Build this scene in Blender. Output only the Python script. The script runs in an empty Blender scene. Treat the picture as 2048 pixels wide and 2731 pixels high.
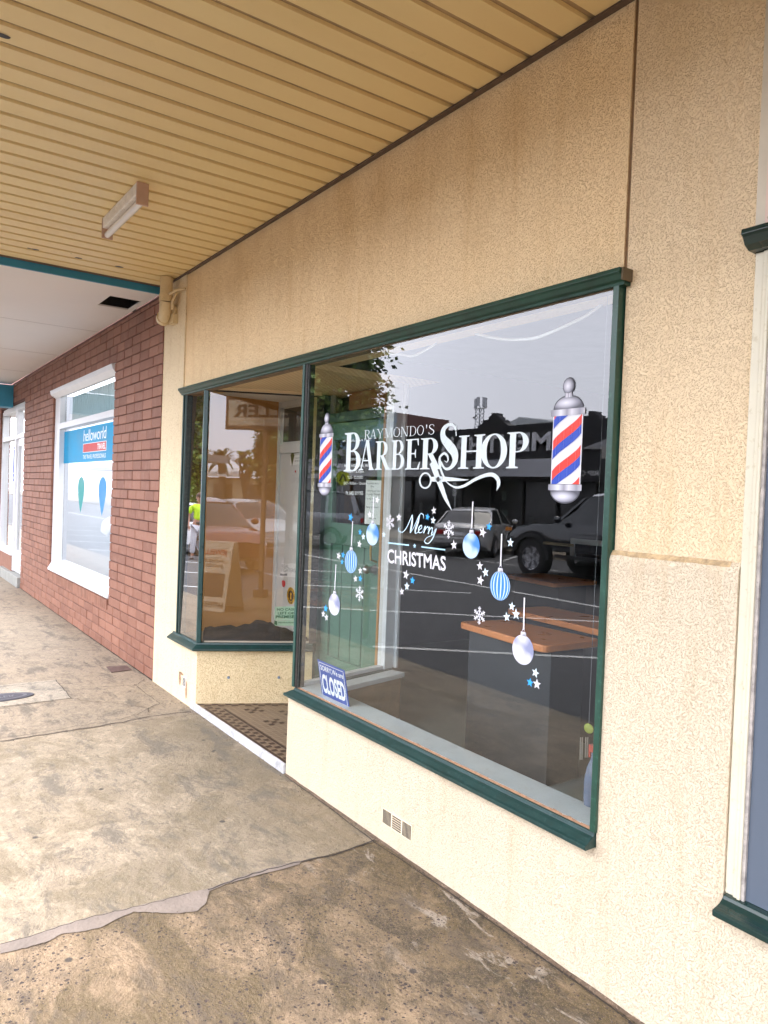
import bpy, bmesh, math, random
import numpy as np
from mathutils import Vector, Matrix, noise as mnoise
random.seed(7)
S = bpy.context.scene
COL = S.collection
rad = math.radians
# ------------------------------------------------------------------ camera (surveyed)
CAMLOC = np.array([0.0, -1.946, 1.55]); FPX = 1986.4; PW, PH = 2048, 2731
fw = np.array([-0.81710156, 0.57609524, -0.02143169]); rt = np.array([0.5751605, 0.81717521, 0.03761741]); up = np.array([-0.03918466, -0.01841058, 0.99906237])
cd = bpy.data.cameras.new("camera"); cam = bpy.data.objects.new("camera", cd); COL.objects.link(cam)
cd.sensor_fit = 'HORIZONTAL'; cd.sensor_width = 36; cd.lens = FPX / PW * 36; cd.clip_end = 2000; cd.clip_start = .02
M = Matrix.Identity(4)
for i in range(3):
    M[i][0] = rt[i]; M[i][1] = up[i]; M[i][2] = -fw[i]; M[i][3] = CAMLOC[i]
cam.matrix_world = M; S.camera = cam
# ------------------------------------------------------------------ world, sun, exposure
SUN_EL, SUN_AZ = rad(58), rad(215)      # azimuth clockwise from +y : sun stands over the street
w = bpy.data.worlds.new("World"); S.world = w; w.use_nodes = True
nt = w.node_tree; nt.nodes.clear()
sky = nt.nodes.new('ShaderNodeTexSky'); sky.sky_type = 'NISHITA'; sky.sun_disc = False
sky.sun_elevation = SUN_EL; sky.sun_rotation = SUN_AZ; sky.dust_density = 5; sky.air_density = 1.0; sky.ozone_density = 1.5
mixc = nt.nodes.new('ShaderNodeMixRGB'); mixc.inputs[0].default_value = .78; mixc.inputs[2].default_value = (11.0, 11.3, 12.9, 1)
bg = nt.nodes.new('ShaderNodeBackground'); bg.inputs[1].default_value = .13
wo = nt.nodes.new('ShaderNodeOutputWorld')
nt.links.new(sky.outputs[0], mixc.inputs[1]); nt.links.new(mixc.outputs[0], bg.inputs[0]); nt.links.new(bg.outputs[0], wo.inputs[0])
sl = bpy.data.lights.new("sun", 'SUN'); sl.energy = .6; sl.angle = rad(25); sl.color = (1, .95, .87)
so = bpy.data.objects.new("sun", sl); COL.objects.link(so)
sd = Vector((math.sin(SUN_AZ) * math.cos(SUN_EL), math.cos(SUN_AZ) * math.cos(SUN_EL), math.sin(SUN_EL)))
so.rotation_euler = sd.to_track_quat('Z', 'Y').to_euler(); so.location = (0, -6, 12)
S.view_settings.view_transform = 'Standard'; S.view_settings.look = 'None'; S.view_settings.exposure = 2.38; S.view_settings.gamma = 1
S.render.engine = 'CYCLES'; S.cycles.use_denoising = True; S.cycles.max_bounces = 10; S.cycles.diffuse_bounces = 5; S.cycles.glossy_bounces = 5
S.cycles.transparent_max_bounces = 24; S.cycles.caustics_reflective = False; S.cycles.caustics_refractive = False; S.cycles.sample_clamp_indirect = 12
try: S.cycles.denoiser = 'OPENIMAGEDENOISE'; S.cycles.denoising_input_passes = 'RGB_ALBEDO_NORMAL'
except Exception: pass

# ------------------------------------------------------------------ survey: photo measurements -> points on known planes
def ray(p): return fw + (p[0] - PW / 2) / FPX * rt - (p[1] - PH / 2) / FPX * up
def wl(p, y=0.0):
    v = ray(p); t = (y - CAMLOC[1]) / v[1]; return CAMLOC + v * t
def gz(p, z=0.0):
    v = ray(p); t = (z - CAMLOC[2]) / v[2]; return CAMLOC + v * t
# zoomed-crop readings -> photo pixels
def zc(ox, oy, s): return lambda a, b: (ox + a * s, oy + b * s)
Z7 = zc(780, 1300, .2773); Z8 = zc(1200, 1300, .3014); Z2 = zc(860, 1080, .2049); Z1 = zc(1100, 1050, .3255)
Z6 = zc(1200, 900, .3014); Z5 = zc(780, 900, .2773); Z3 = zc(840, 1200, .1567); ZT = zc(0, 1000, .2712); ZG = zc(0, 1750, .4822)
Z4 = zc(440, 1350, .2411)

# ------------------------------------------------------------------ helpers
def tag(o, label=None, cat=None, group=None, kind=None):
    if label: o['label'] = label
    if cat: o['category'] = cat
    if group: o['group'] = group
    if kind: o['kind'] = kind
    return o
def thing(name, label, cat, loc=(0, 0, 0), rz=0, group=None):
    o = bpy.data.objects.new(name, None); COL.objects.link(o); o.location = loc; o.rotation_euler = (0, 0, rz); o.empty_display_size = .1
    return tag(o, label, cat, group)
class MB:
    def __init__(s): s.v = []; s.f = []
    def poly(s, pts):
        n = len(s.v); s.v += [tuple(map(float, p)) for p in pts]; s.f.append(tuple(range(n, n + len(pts)))); return s
    def tris(s, vs, fs):
        n = len(s.v); s.v += [tuple(map(float, p)) for p in vs]; s.f += [tuple(n + i for i in f) for f in fs]; return s
    def box(s, x0, x1, y0, y1, z0, z1, M=None):
        P = [(x0, y0, z0), (x1, y0, z0), (x1, y1, z0), (x0, y1, z0), (x0, y0, z1), (x1, y0, z1), (x1, y1, z1), (x0, y1, z1)]
        if M is not None: P = [tuple(M @ Vector(p)) for p in P]
        return s.tris(P, [(0, 3, 2, 1), (4, 5, 6, 7), (0, 1, 5, 4), (1, 2, 6, 5), (2, 3, 7, 6), (3, 0, 4, 7)])
    def extrude(s, prof, a, b, cap=True, closed=True):
        """profile points (list of Vector-like) at a and at b: two same-length rings"""
        n = len(s.v); k = len(a); s.v += [tuple(map(float, p)) for p in a] + [tuple(map(float, p)) for p in b]
        for i in range(k if closed else k - 1):
            j = (i + 1) % k; s.f.append((n + i, n + j, n + k + j, n + k + i))
        if cap: s.f.append(tuple(n + i for i in reversed(range(k)))); s.f.append(tuple(n + k + i for i in range(k)))
        return s
    def tube(s, pts, rs, seg=8, cap=True):
        pts = [Vector(p) for p in pts]
        if not hasattr(rs, '__len__'): rs = [rs] * len(pts)
        n = len(s.v); prev = None
        for i, p in enumerate(pts):
            d = (pts[min(i + 1, len(pts) - 1)] - pts[max(i - 1, 0)]).normalized()
            if prev is None: a = d.orthogonal().normalized()
            else: a = (prev - d * prev.dot(d)).normalized()
            prev = a; b = d.cross(a)
            for k in range(seg):
                t = 2 * math.pi * k / seg; s.v.append(tuple(p + (a * math.cos(t) + b * math.sin(t)) * rs[i]))
        for i in range(len(pts) - 1):
            for k in range(seg):
                k2 = (k + 1) % seg; s.f.append((n + i * seg + k, n + i * seg + k2, n + (i + 1) * seg + k2, n + (i + 1) * seg + k))
        if cap:
            s.f.append(tuple(n + k for k in reversed(range(seg)))); m = n + (len(pts) - 1) * seg; s.f.append(tuple(m + k for k in range(seg)))
        return s
    def loft(s, rings, cap=True, closed=True):
        n = len(s.v); k = len(rings[0])
        for r in rings: s.v += [tuple(map(float, p)) for p in r]
        for i in range(len(rings) - 1):
            for j in range(k if closed else k - 1):
                j2 = (j + 1) % k; s.f.append((n + i * k + j, n + i * k + j2, n + (i + 1) * k + j2, n + (i + 1) * k + j))
        if cap: s.f.append(tuple(n + j for j in reversed(range(k)))); m = n + (len(rings) - 1) * k; s.f.append(tuple(m + j for j in range(k)))
        return s
    def ball(s, c, rx, ry=None, rz=None, nu=14, nv=8):
        ry = ry or rx; rz = rz or rx; R = []
        for i in range(nv + 1):
            t = math.pi * (i / nv) * .996 + .006; R.append([(c[0] + rx * math.sin(t) * math.cos(2 * math.pi * j / nu), c[1] + ry * math.sin(t) * math.sin(2 * math.pi * j / nu), c[2] - rz * math.cos(t)) for j in range(nu)])
        return s.loft(R)
    def build(s, name, mat, parent=None, smooth=False, bevel=0, label=None):
        me = bpy.data.meshes.new(name); me.from_pydata(s.v, [], s.f); me.update()
        if bevel:
            bm = bmesh.new(); bm.from_mesh(me); bmesh.ops.remove_doubles(bm, verts=bm.verts, dist=1e-5)
            es = [e for e in bm.edges if len(e.link_faces) == 2 and e.calc_face_angle(0) > .5]
            bmesh.ops.bevel(bm, geom=es, offset=bevel, segments=2, profile=.5, affect='EDGES', clamp_overlap=True)
            bmesh.ops.recalc_face_normals(bm, faces=bm.faces); bm.to_mesh(me); bm.free()
        else:
            bm = bmesh.new(); bm.from_mesh(me); bmesh.ops.recalc_face_normals(bm, faces=bm.faces); bm.to_mesh(me); bm.free()
        if isinstance(mat, (list, tuple)):
            for m in mat: me.materials.append(m)
        else: me.materials.append(mat)
        if smooth:
            for p in me.polygons: p.use_smooth = True
            if smooth != 2:
                try: me.set_sharp_from_angle(angle=rad(smooth if smooth > 2 else 40))
                except Exception: pass
        o = bpy.data.objects.new(name, me); COL.objects.link(o)
        if parent: o.parent = parent
        if label: o['label'] = label
        return o

# ------------------------------------------------------------------ materials
def newmat(name):
    m = bpy.data.materials.new(name); m.use_nodes = True; t = m.node_tree; t.nodes.clear()
    o = t.nodes.new('ShaderNodeOutputMaterial'); b = t.nodes.new('ShaderNodeBsdfPrincipled'); t.links.new(b.outputs[0], o.inputs[0]); return m, t, b
def N(t, typ, **k):
    n = t.nodes.new(typ)
    for a, v in k.items(): setattr(n, a, v)
    return n
def noise(t, scale, detail=4, rough=.55, vec=None, dist=0):
    n = N(t, 'ShaderNodeTexNoise'); n.inputs['Scale'].default_value = scale; n.inputs['Detail'].default_value = detail; n.inputs['Roughness'].default_value = rough; n.inputs['Distortion'].default_value = dist
    if vec is not None: t.links.new(vec, n.inputs['Vector'])
    return n
def ramp(t, src, stops):
    r = N(t, 'ShaderNodeValToRGB'); e = r.color_ramp.elements
    while len(e) < len(stops): e.new(.5)
    for i, (p, c) in enumerate(stops):
        e[i].position = p; e[i].color = (c[0], c[1], c[2], 1) if hasattr(c, '__len__') else (c, c, c, 1)
    t.links.new(src, r.inputs[0]); return r
def mix(t, a, b, f, mode='MIX'):
    m = N(t, 'ShaderNodeMixRGB', blend_type=mode)
    for i, x in ((1, a), (2, b), (0, f)):
        if hasattr(x, 'is_output') or isinstance(x, bpy.types.NodeSocket): t.links.new(x, m.inputs[i])
        elif i == 0: m.inputs[0].default_value = x
        else: m.inputs[i].default_value = (x[0], x[1], x[2], 1)
    return m.outputs[0]
def mth(t, op, a, b=None, clamp=False):
    m = N(t, 'ShaderNodeMath', operation=op, use_clamp=clamp)
    for i, x in ((0, a), (1, b)):
        if x is None: continue
        if isinstance(x, bpy.types.NodeSocket): t.links.new(x, m.inputs[i])
        else: m.inputs[i].default_value = x
    return m.outputs[0]
def objco(t, scale=None):
    c = N(t, 'ShaderNodeTexCoord').outputs['Object']
    if scale:
        m = N(t, 'ShaderNodeMapping'); m.inputs['Scale'].default_value = scale; t.links.new(c, m.inputs[0]); c = m.outputs[0]
    return c
def bumpn(t, b, h, dist, strength=1):
    n = N(t, 'ShaderNodeBump'); n.inputs['Distance'].default_value = dist; n.inputs['Strength'].default_value = strength; t.links.new(h, n.inputs['Height']); t.links.new(n.outputs[0], b.inputs['Normal'])
MC = {}
def paint(name, c, rough=.5, metal=0, var=.12, vscale=6, bump=0, bscale=60, spec=.5, coat=0, stretch=None, dirt=None):
    if name in MC: return MC[name]
    m, t, b = newmat(name); b.inputs['Roughness'].default_value = rough; b.inputs['Metallic'].default_value = metal; b.inputs['Specular IOR Level'].default_value = spec; b.inputs['Coat Weight'].default_value = coat
    co = objco(t, stretch); n = noise(t, vscale, 5, .6, co)
    d = [max(0, x * (1 - var)) for x in c]; l = [min(1, x * (1 + var)) for x in c]
    r = ramp(t, n.outputs[0], [(.3, d), (.7, l)]); out = r.outputs[0]
    if dirt:
        n2 = noise(t, vscale * 4, 6, .7, co); f = ramp(t, n2.outputs[0], [(.56, 0), (.7, 1)])
        out = mix(t, out, dirt, mth(t, 'MULTIPLY', f.outputs[0], .7))
    t.links.new(out, b.inputs['Base Color'])
    r2 = ramp(t, n.outputs[0], [(.2, rough * .8), (.8, min(1, rough * 1.2))]); t.links.new(r2.outputs[0], b.inputs['Roughness'])
    if bump: n3 = noise(t, bscale, 3, .5, co); bumpn(t, b, n3.outputs[0], bump)
    MC[name] = m; return m
def flat(name, c, rough=.5, metal=0, spec=.5):
    return paint(name, c, rough, metal, var=.03, vscale=3, spec=spec)

def stucco(name, base, groove, scale=42, gw=.05, stain=None):
    m, t, b = newmat(name); b.inputs['Roughness'].default_value = .85; b.inputs['Specular IOR Level'].default_value = .25
    co = objco(t)
    big = noise(t, 2.2, 4, .6, co)
    n = noise(t, scale, 1.6, .45, co, .5)
    a = mth(t, 'ABSOLUTE', mth(t, 'SUBTRACT', n.outputs[0], .47))
    n1 = noise(t, scale * 1.7, 1.5, .5, co)
    g1 = ramp(t, a, [(0.0, 0), (gw, 1)]).outputs[0]
    brk = ramp(t, n1.outputs[0], [(.44, 1), (.54, 0)]).outputs[0]      # breaks the grooves into short worms
    g = mth(t, 'MAXIMUM', g1, brk)
    area = ramp(t, big.outputs[0], [(.32, .25), (.6, 0)]).outputs[0]   # smoother patches
    g = mth(t, 'MAXIMUM', g, area)
    c1 = mix(t, [x * .9 for x in base], [min(1, x * 1.06) for x in base], big.outputs[0])
    fine = noise(t, 160, 3, .6, co)
    c1 = mix(t, c1, [x * .86 for x in base], mth(t, 'MULTIPLY', fine.outputs[0], .35))
    if stain:
        cs = objco(t, (1.6, 1, .5)); sn = noise(t, 2.4, 6, .65, cs); f = ramp(t, sn.outputs[0], [(.45, 0), (.72, 1)]).outputs[0]
        sp = N(t, 'ShaderNodeSeparateXYZ'); t.links.new(objco(t), sp.inputs[0])
        zr = N(t, 'ShaderNodeMapRange'); zr.inputs[1].default_value = stain[1]; zr.inputs[2].default_value = stain[2]; t.links.new(sp.outputs[2], zr.inputs[0])
        c1 = mix(t, c1, stain[0], mth(t, 'MULTIPLY', mth(t, 'MULTIPLY', f, zr.outputs[0]), .85))
    st2 = noise(t, 3.0, 6, .7, objco(t, (4, 1, .35))); c1 = mix(t, c1, [base[0] * .80, base[1] * .72, base[2] * .60], mth(t, 'MULTIPLY', ramp(t, st2.outputs[0], [(.52, 0), (.72, 1)]).outputs[0], .55))
    # pale splash of soil and rust near the ground, shape of its own
    out = mix(t, groove, c1, mth(t, 'MAXIMUM', g, .12))
    t.links.new(out, b.inputs['Base Color'])
    h = mth(t, 'ADD', mth(t, 'MULTIPLY', g, .8), mth(t, 'MULTIPLY', n.outputs[0], 1.0))
    bumpn(t, b, h, .0045, .8)
    MC[name] = m; return m

def glassmat(name, ior=1.5, tint=(.93, .96, .95), gain=1.0, smear=0):
    m = bpy.data.materials.new(name); m.use_nodes = True; t = m.node_tree; t.nodes.clear()
    o = N(t, 'ShaderNodeOutputMaterial'); tr = N(t, 'ShaderNodeBsdfTransparent'); tr.inputs[0].default_value = (*tint, 1)
    gl = N(t, 'ShaderNodeBsdfGlossy'); gl.inputs['Roughness'].default_value = 0.0; gl.inputs[0].default_value = (1, 1, 1, 1)
    g = N(t, 'ShaderNodeNewGeometry'); dp = N(t, 'ShaderNodeVectorMath', operation='DOT_PRODUCT'); t.links.new(g.outputs['Incoming'], dp.inputs[0]); t.links.new(g.outputs['Normal'], dp.inputs[1])
    # Schlick on the outer face of the sheet, two faces of one sheet: 2r/(1+r)
    r0 = ((ior - 1) / (ior + 1)) ** 2
    k = mth(t, 'POWER', mth(t, 'SUBTRACT', 1.0, mth(t, 'ABSOLUTE', dp.outputs['Value'])), 5.0)
    r = mth(t, 'ADD', mth(t, 'MULTIPLY', k, 1 - r0), r0)
    f = mth(t, 'DIVIDE', mth(t, 'MULTIPLY', r, 2 * gain), mth(t, 'ADD', r, 1.0), True)
    f = mth(t, 'MULTIPLY', f, mth(t, 'SUBTRACT', 1.0, g.outputs['Backfacing']))
    mx = N(t, 'ShaderNodeMixShader'); t.links.new(f, mx.inputs[0]); t.links.new(tr.outputs[0], mx.inputs[1]); t.links.new(gl.outputs[0], mx.inputs[2]); t.links.new(mx.outputs[0], o.inputs[0])
    if smear:
        nz = noise(t, 1.1, 2, .5, objco(t)); bp = N(t, 'ShaderNodeBump'); bp.inputs['Distance'].default_value = smear; t.links.new(nz.outputs[0], bp.inputs['Height']); t.links.new(bp.outputs[0], gl.inputs['Normal'])
    MC[name] = m; return m
GLASS = glassmat('window_glass', 1.53, gain=.97, smear=.0004)
GLASS4 = glassmat('mirrored_old_glass', 1.6, (.72, .74, .72), gain=1.5, smear=.0004)
GLASS3 = glassmat('coated_glass', 1.5, (.95, .97, .97), gain=.5)
GLASS2 = glassmat('old_glass', 1.5, (.93, .93, .9), gain=1.0, smear=.0005)
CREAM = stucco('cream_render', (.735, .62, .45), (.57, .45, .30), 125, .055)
CREAMUP = stucco('shade_lifted_stained_render', (.95, .72, .43), (.70, .49, .26), 125, .055, ((.78, .55, .29), 2.0, 3.0))  # same coat as CREAM; base brightened and warmed against awning shade, plus stains
CREAMR = stucco('entry_render', (.84, .67, .40), (.60, .44, .23), 80, .07)
CREAMS = stucco('pilaster_render', (.80, .66, .44), (.5, .34, .17), 60, .02)
GREEN = paint('green_gloss_paint', (.009, .042, .026), .38, var=.3, vscale=14, spec=.4, dirt=(.02, .08, .05), bump=.0004, bscale=40)
GREENB = paint('bluegreen_gloss_paint', (.010, .040, .036), .33, var=.18, vscale=14, dirt=(.04, .085, .08), bump=.0004, bscale=40)
DGREEN = paint('dark_green_paint', (.008, .03, .026), .25, var=.2)
PUTTY = paint('old_putty', (.22, .15, .09), .8, var=.4, vscale=40, dirt=(.05, .035, .02))
BLACKT = paint('weathered_black_timber', (.018, .015, .013), .5, var=.5, vscale=25, dirt=(.2, .15, .1))
WHITEP = paint('white_paint', (.68, .68, .685), .4, var=.05)
WHITEG = paint('dusty_white_sill', (.55, .56, .56), .45, var=.08, vscale=12, dirt=(.42, .4, .37))
WVINYL = flat('white_vinyl', (.60, .67, .67), .5)
WVINYL2 = flat('bright_white_vinyl', (.68, .68, .70), .5)
BLUEV = flat('sky_blue_vinyl', (.03, .36, .82), .5)
LBLUEV = flat('pale_blue_vinyl', (.45, .75, .9), .5)
BLACK = flat('black_paint', (.015, .015, .016), .5)
DARK = paint('dark_grey_paint', (.06, .063, .068), .5, var=.1)
STEEL = paint('steel', (.5, .5, .52), .3, 1, var=.1)

# ================================================================== TEXT + GLYPHS
_tc = {}
def textmesh(body, bold=0.0, shear=0.0, spacing=1.0):
    k = (body, bold, shear, spacing)
    if k in _tc: return _tc[k]
    c = bpy.data.curves.new('t', 'FONT'); c.body = body; c.size = 1; c.offset = bold; c.shear = shear; c.resolution_u = 3; c.space_character = spacing; c.fill_mode = 'FRONT'; c.align_x = 'CENTER'
    o = bpy.data.objects.new('t', c); COL.objects.link(o); dg = bpy.context.evaluated_depsgraph_get(); me = o.evaluated_get(dg).to_mesh()
    V = np.array([v.co[:2] for v in me.vertices]); F = [tuple(p.vertices) for p in me.polygons]
    bpy.data.objects.remove(o); bpy.data.curves.remove(c)
    mn = V.min(0); mx = V.max(0); V = (V - mn) / (mx - mn); _tc[k] = (V, F); return _tc[k]
def quadmap(q):
    """q = four world points BL, BR, TR, TL -> map (u,v)"""
    q = [np.array(p, float) for p in q]
    return lambda u, v: (q[0] * (1 - u) + q[1] * u) * (1 - v) + (q[3] * (1 - u) + q[2] * u) * v
def text_on(mb, body, q, bold=0, shear=0, spacing=1.0):
    V, F = textmesh(body, bold, shear, spacing); f = quadmap(q); mb.tris([f(u, v) for u, v in V], F); return mb
def rect(x0, x1, z0, z1, y):      # upright rectangle facing the street
    return [(x0, y, z0), (x1, y, z0), (x1, y, z1), (x0, y, z1)]
def pxq(pts, y=0.0, plane=None):  # BL BR TR TL in photo pixels on the plane y
    return [wl(p, y) for p in pts]
def catmull(P, n=8):
    P = [np.array(p, float) for p in P]; out = []
    for i in range(len(P) - 1):
        p0 = P[max(i - 1, 0)]; p1 = P[i]; p2 = P[i + 1]; p3 = P[min(i + 2, len(P) - 1)]
        for k in range(n):
            t = k / n; out.append(.5 * ((2 * p1) + (-p0 + p2) * t + (2 * p0 - 5 * p1 + 4 * p2 - p3) * t * t + (-p0 + 3 * p1 - 3 * p2 + p3) * t ** 3))
    out.append(P[-1]); return out
def ribbon(pts, n=6):
    """pts: (x, y, width) -> outline strip polygons (list of quads)"""
    C = catmull(pts, n); L = []; R = []
    for i, c in enumerate(C):
        a = C[max(i - 1, 0)]; b = C[min(i + 1, len(C) - 1)]; d = (b - a)[:2]; l = math.hypot(*d) or 1; nrm = np.array([-d[1], d[0]]) / l * max(c[2], 1e-4) / 2
        L.append(c[:2] + nrm); R.append(c[:2] - nrm)
    return [[L[i], L[i + 1], R[i + 1], R[i]] for i in range(len(C) - 1)]
def ell(cx, cy, rx, ry, a0, a1, tx, ty, n=18):
    """elliptic ring: outer rx,ry ; inner rx-tx, ry-ty"""
    q = []
    for i in range(n):
        t0 = rad(a0 + (a1 - a0) * i / n); t1 = rad(a0 + (a1 - a0) * (i + 1) / n)
        q.append([(cx + rx * math.cos(t0), cy + ry * math.sin(t0)), (cx + rx * math.cos(t1), cy + ry * math.sin(t1)), (cx + (rx - tx) * math.cos(t1), cy + (ry - ty) * math.sin(t1)), (cx + (rx - tx) * math.cos(t0), cy + (ry - ty) * math.sin(t0))])
    return q
def serif(cx, y, wd, ln, up_):
    s = 1 if up_ else -1; h = .032; k = .06
    return [[(cx - ln, y), (cx + ln, y), (cx + ln, y + s * h), (cx + wd / 2, y + s * (h + k * .35)), (cx + wd / 2, y + s * (h + k)), (cx - wd / 2, y + s * (h + k)), (cx - wd / 2, y + s * (h + k * .35)), (cx - ln, y + s * h)]]
def stem(cx, wd, y0=0, y1=1, s0=1, s1=1, ln=None):
    ln = ln or wd / 2 + .085; q = [[(cx - wd / 2, y0 + .03), (cx + wd / 2, y0 + .03), (cx + wd / 2, y1 - .03), (cx - wd / 2, y1 - .03)]]
    if s0: q += serif(cx, y0, wd, ln, True)
    if s1: q += serif(cx, y1, wd, ln, False)
    return q
def dg(x0, y0, x1, y1, wd): return [[(x0 - wd / 2, y0), (x0 + wd / 2, y0), (x1 + wd / 2, y1), (x1 - wd / 2, y1)]]
def glyph(ch, T=.17, t=.04):
    """capital with thick strokes T and hairlines t ; returns (width, polygons)"""
    a = .09
    if ch == 'B': return .74, stem(.22, T) + [[(.2, .965), (.4, .965), (.4, 1), (.2, 1)], [(.2, .5), (.42, .5), (.42, .54), (.2, .54)], [(.2, 0), (.42, 0), (.42, .035), (.2, .035)]] + ell(.38, .76, .27, .24, -90, 90, T * .85, .035) + ell(.40, .27, .31, .27, -90, 90, T * .95, .035)
    if ch == 'R': return .78, stem(.22, T) + [[(.2, .965), (.4, .965), (.4, 1), (.2, 1)], [(.2, .47), (.4, .47), (.4, .505), (.2, .505)]] + ell(.38, .735, .27, .265, -90, 90, T * .9, .035) + dg(.66, .02, .40, .48, T * 1.0) + serif(.70, 0, T * .8, .11, True)
    if ch == 'P': return .7, stem(.22, T) + [[(.2, .965), (.4, .965), (.4, 1), (.2, 1)], [(.2, .44), (.4, .44), (.4, .475), (.2, .475)]] + ell(.38, .72, .29, .28, -90, 90, T * .9, .035)
    if ch == 'D': return .86, stem(.22, T) + [[(.2, .965), (.42, .965), (.42, 1), (.2, 1)], [(.2, 0), (.42, 0), (.42, .035), (.2, .035)]] + ell(.38, .5, .42, .5, -90, 90, T * .95, .035)
    if ch == 'A': return .84, dg(.13, .02, .40, 1.0, t * 1.3) + dg(.68, .02, .43, 1.02, T) + [[(.2, .3), (.62, .3), (.62, .34), (.2, .34)]] + serif(.13, 0, t, .12, True) + serif(.69, 0, T, .14, True)
    if ch == 'E': return .70, stem(.22, T) + [[(.2, .962), (.6, .962), (.6, 1), (.2, 1)], [(.2, .5), (.5, .5), (.5, .54), (.2, .54)], [(.2, 0), (.64, 0), (.64, .04), (.2, .04)], [(.6, 1), (.6, .78), (.575, .78), (.53, .962)], [(.64, 0), (.68, .24), (.65, .24), (.56, .04)], [(.5, .66), (.5, .38), (.475, .38), (.44, .5), (.44, .54), (.475, .66)]]
    if ch == 'H': return .92, stem(.22, T) + stem(.72, T) + [[(.28, .5), (.66, .5), (.66, .54), (.28, .54)]]
    if ch == 'O': return .9, ell(.45, .5, .39, .53, 0, 360, T, .045, 36)
    if ch == 'N': return .9, stem(.2, t * 1.3, 0, 1, 1, 1, .11) + stem(.74, t * 1.3, 0, 1, 0, 1, .11) + dg(.70, 0, .22, 1, T)
    if ch == 'M': return 1.06, stem(.17, t * 1.3, 0, 1, 1, 1, .1) + stem(.88, T, 0, 1, 1, 1, .14) + dg(.49, 0, .22, 1, T) + dg(.49, 0, .84, 1, t * 1.3)
    if ch == 'Y': return .8, stem(.42, T, 0, .5, 1, 0) + dg(.41, .46, .14, 1, T) + dg(.44, .46, .7, 1, t * 1.3) + serif(.14, 1, T, .14, False) + serif(.7, 1, t, .11, False)
    if ch == "'": return .2, [[(.07, 1.02), (.17, 1.02), (.13, .7), (.10, .7)]]
    if ch == 'S': return .66, ribbon([(.54, .83, t), (.44, .965, t * 1.2), (.28, .97, t * 1.8), (.15, .87, T * .75), (.16, .70, T * .95), (.33, .54, T * 1.25), (.50, .38, T * 1.2), (.54, .2, T * .9), (.42, .05, t * 1.7), (.25, .03, t * 1.2), (.11, .18, t)], 6) + [[(.54, .96), (.56, .72), (.535, .72), (.50, .92)], [(.09, .0), (.075, .28), (.10, .28), (.14, .08)]]
    return .3, []
class Flat:
    """collects overlapping flat shapes on a plane, each a hair in front of the last"""
    def __init__(s, f, step=.00012): s.f = f; s.mb = MB(); s.k = 0; s.step = step
    def add(s, polys):
        for q in polys:
            off = np.array([0, -s.step * (s.k % 5), 0]); s.k += 1
            s.mb.poly([np.array(s.f(*p[:2])) + off for p in q])
        return s

# ================================================================== BARBER SHOP
shop = thing('barber_shop', 'cream rendered barber shop with green trimmed display windows and recessed entry', 'shop', (-3.5, 0, 0))
shop.location = (0, 0, 0)
XL, XR, XP = -5.885, -1.515, -1.088       # left end, control joint, pier's right edge
# upper wall, with the lower band standing 18 mm proud below the dado line
m = MB()
m.box(-5.42, XR - .006, .018, .22, 2.26, 3.6)
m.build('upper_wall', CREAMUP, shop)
m = MB(); m.box(XL, -5.42, .008, .3, 1.40, 3.6); m.build('side_pilaster', CREAMS, shop)
m = MB(); m.extrude(None, [(XL, .0, 0), (XL, .0, 1.385), (XL, .01, 1.402), (XL, .25, 1.402), (XL, .25, 0)], [(-5.395, .0, 0), (-5.395, .0, 1.385), (-5.395, .01, 1.402), (-5.395, .25, 1.402), (-5.395, .25, 0)])
m.build('side_pilaster_base', CREAMS, shop)
m = MB(); m.box(-5.395, -4.955, .0, .12, 0, .437); m.build('display_stall_riser', CREAMS, shop)
# splayed riser of the entry
A0 = np.array([-4.955, 0.0]); A1 = np.array([-4.60, .72]); dA = (A1 - A0) / np.linalg.norm(A1 - A0); nA = np.array([dA[1], -dA[0]])
def sp(u, d, z):   # u along the splayed side (m), d towards the entry, z up
    q = A0 + dA * u + nA * d; return (q[0], q[1], z)
LA = float(np.linalg.norm(A1 - A0))
m = MB(); m.extrude(None, [sp(0, 0, .02), sp(0, 0, .44), sp(0, -.1, .44), sp(0, -.1, .02)], [sp(LA, 0, .02), sp(LA, 0, .44), sp(LA, -.1, .44), sp(LA, -.1, .02)])
m.build('entry_riser', CREAMR, shop)
for u in (.22, .57):
    m = MB(); m.tube([sp(u, -.002, .235), sp(u, .008, .235)], [.011, .008], 10); m.build('bolt', flat('grey_bolt', (.2, .25, .3), .5), shop)
# riser under the big window + the pier (one render coat)
m = MB(); m.extrude(None, [(-3.605, .0, 0), (-3.605, .0, .448), (-3.605, .14, .448), (-3.605, .14, 0)], [(XR, .0, 0), (XR, .0, .448), (XR, .14, .448), (XR, .14, 0)], cap=True)
PX = lambda x: [(x, 0, 0), (x, 0, 1.376), (x, .006, 1.392), (x, .018, 1.404), (x, .2, 1.404), (x, .2, 0)]
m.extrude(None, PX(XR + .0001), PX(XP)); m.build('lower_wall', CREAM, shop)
m = MB(); m.box(XR + .008, XP, .018, .2, 1.404, 3.6); m.build('pier', stucco('pier_render', (.86, .68, .44), (.70, .53, .32), 125, .055, ((.72, .53, .3), 1.8, 3.3)), shop)
m = MB(); m.box(XR - .006, XR + .008, .024, .1, 2.262, 3.6); m.build('control_joint', paint('joint_sealant', (.20, .115, .05), .8, var=.3, vscale=20), shop)
m = MB()   # rust coloured water line on the ledge
pts = []
for i in range(41):
    x = XR + .002 + (XP - XR - .03) * i / 40; wv = .003 * mnoise.noise(Vector((x * 20, 0, 0)))
    pts.append((x, 1.391 + wv, 1.406 + wv * .5))
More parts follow.
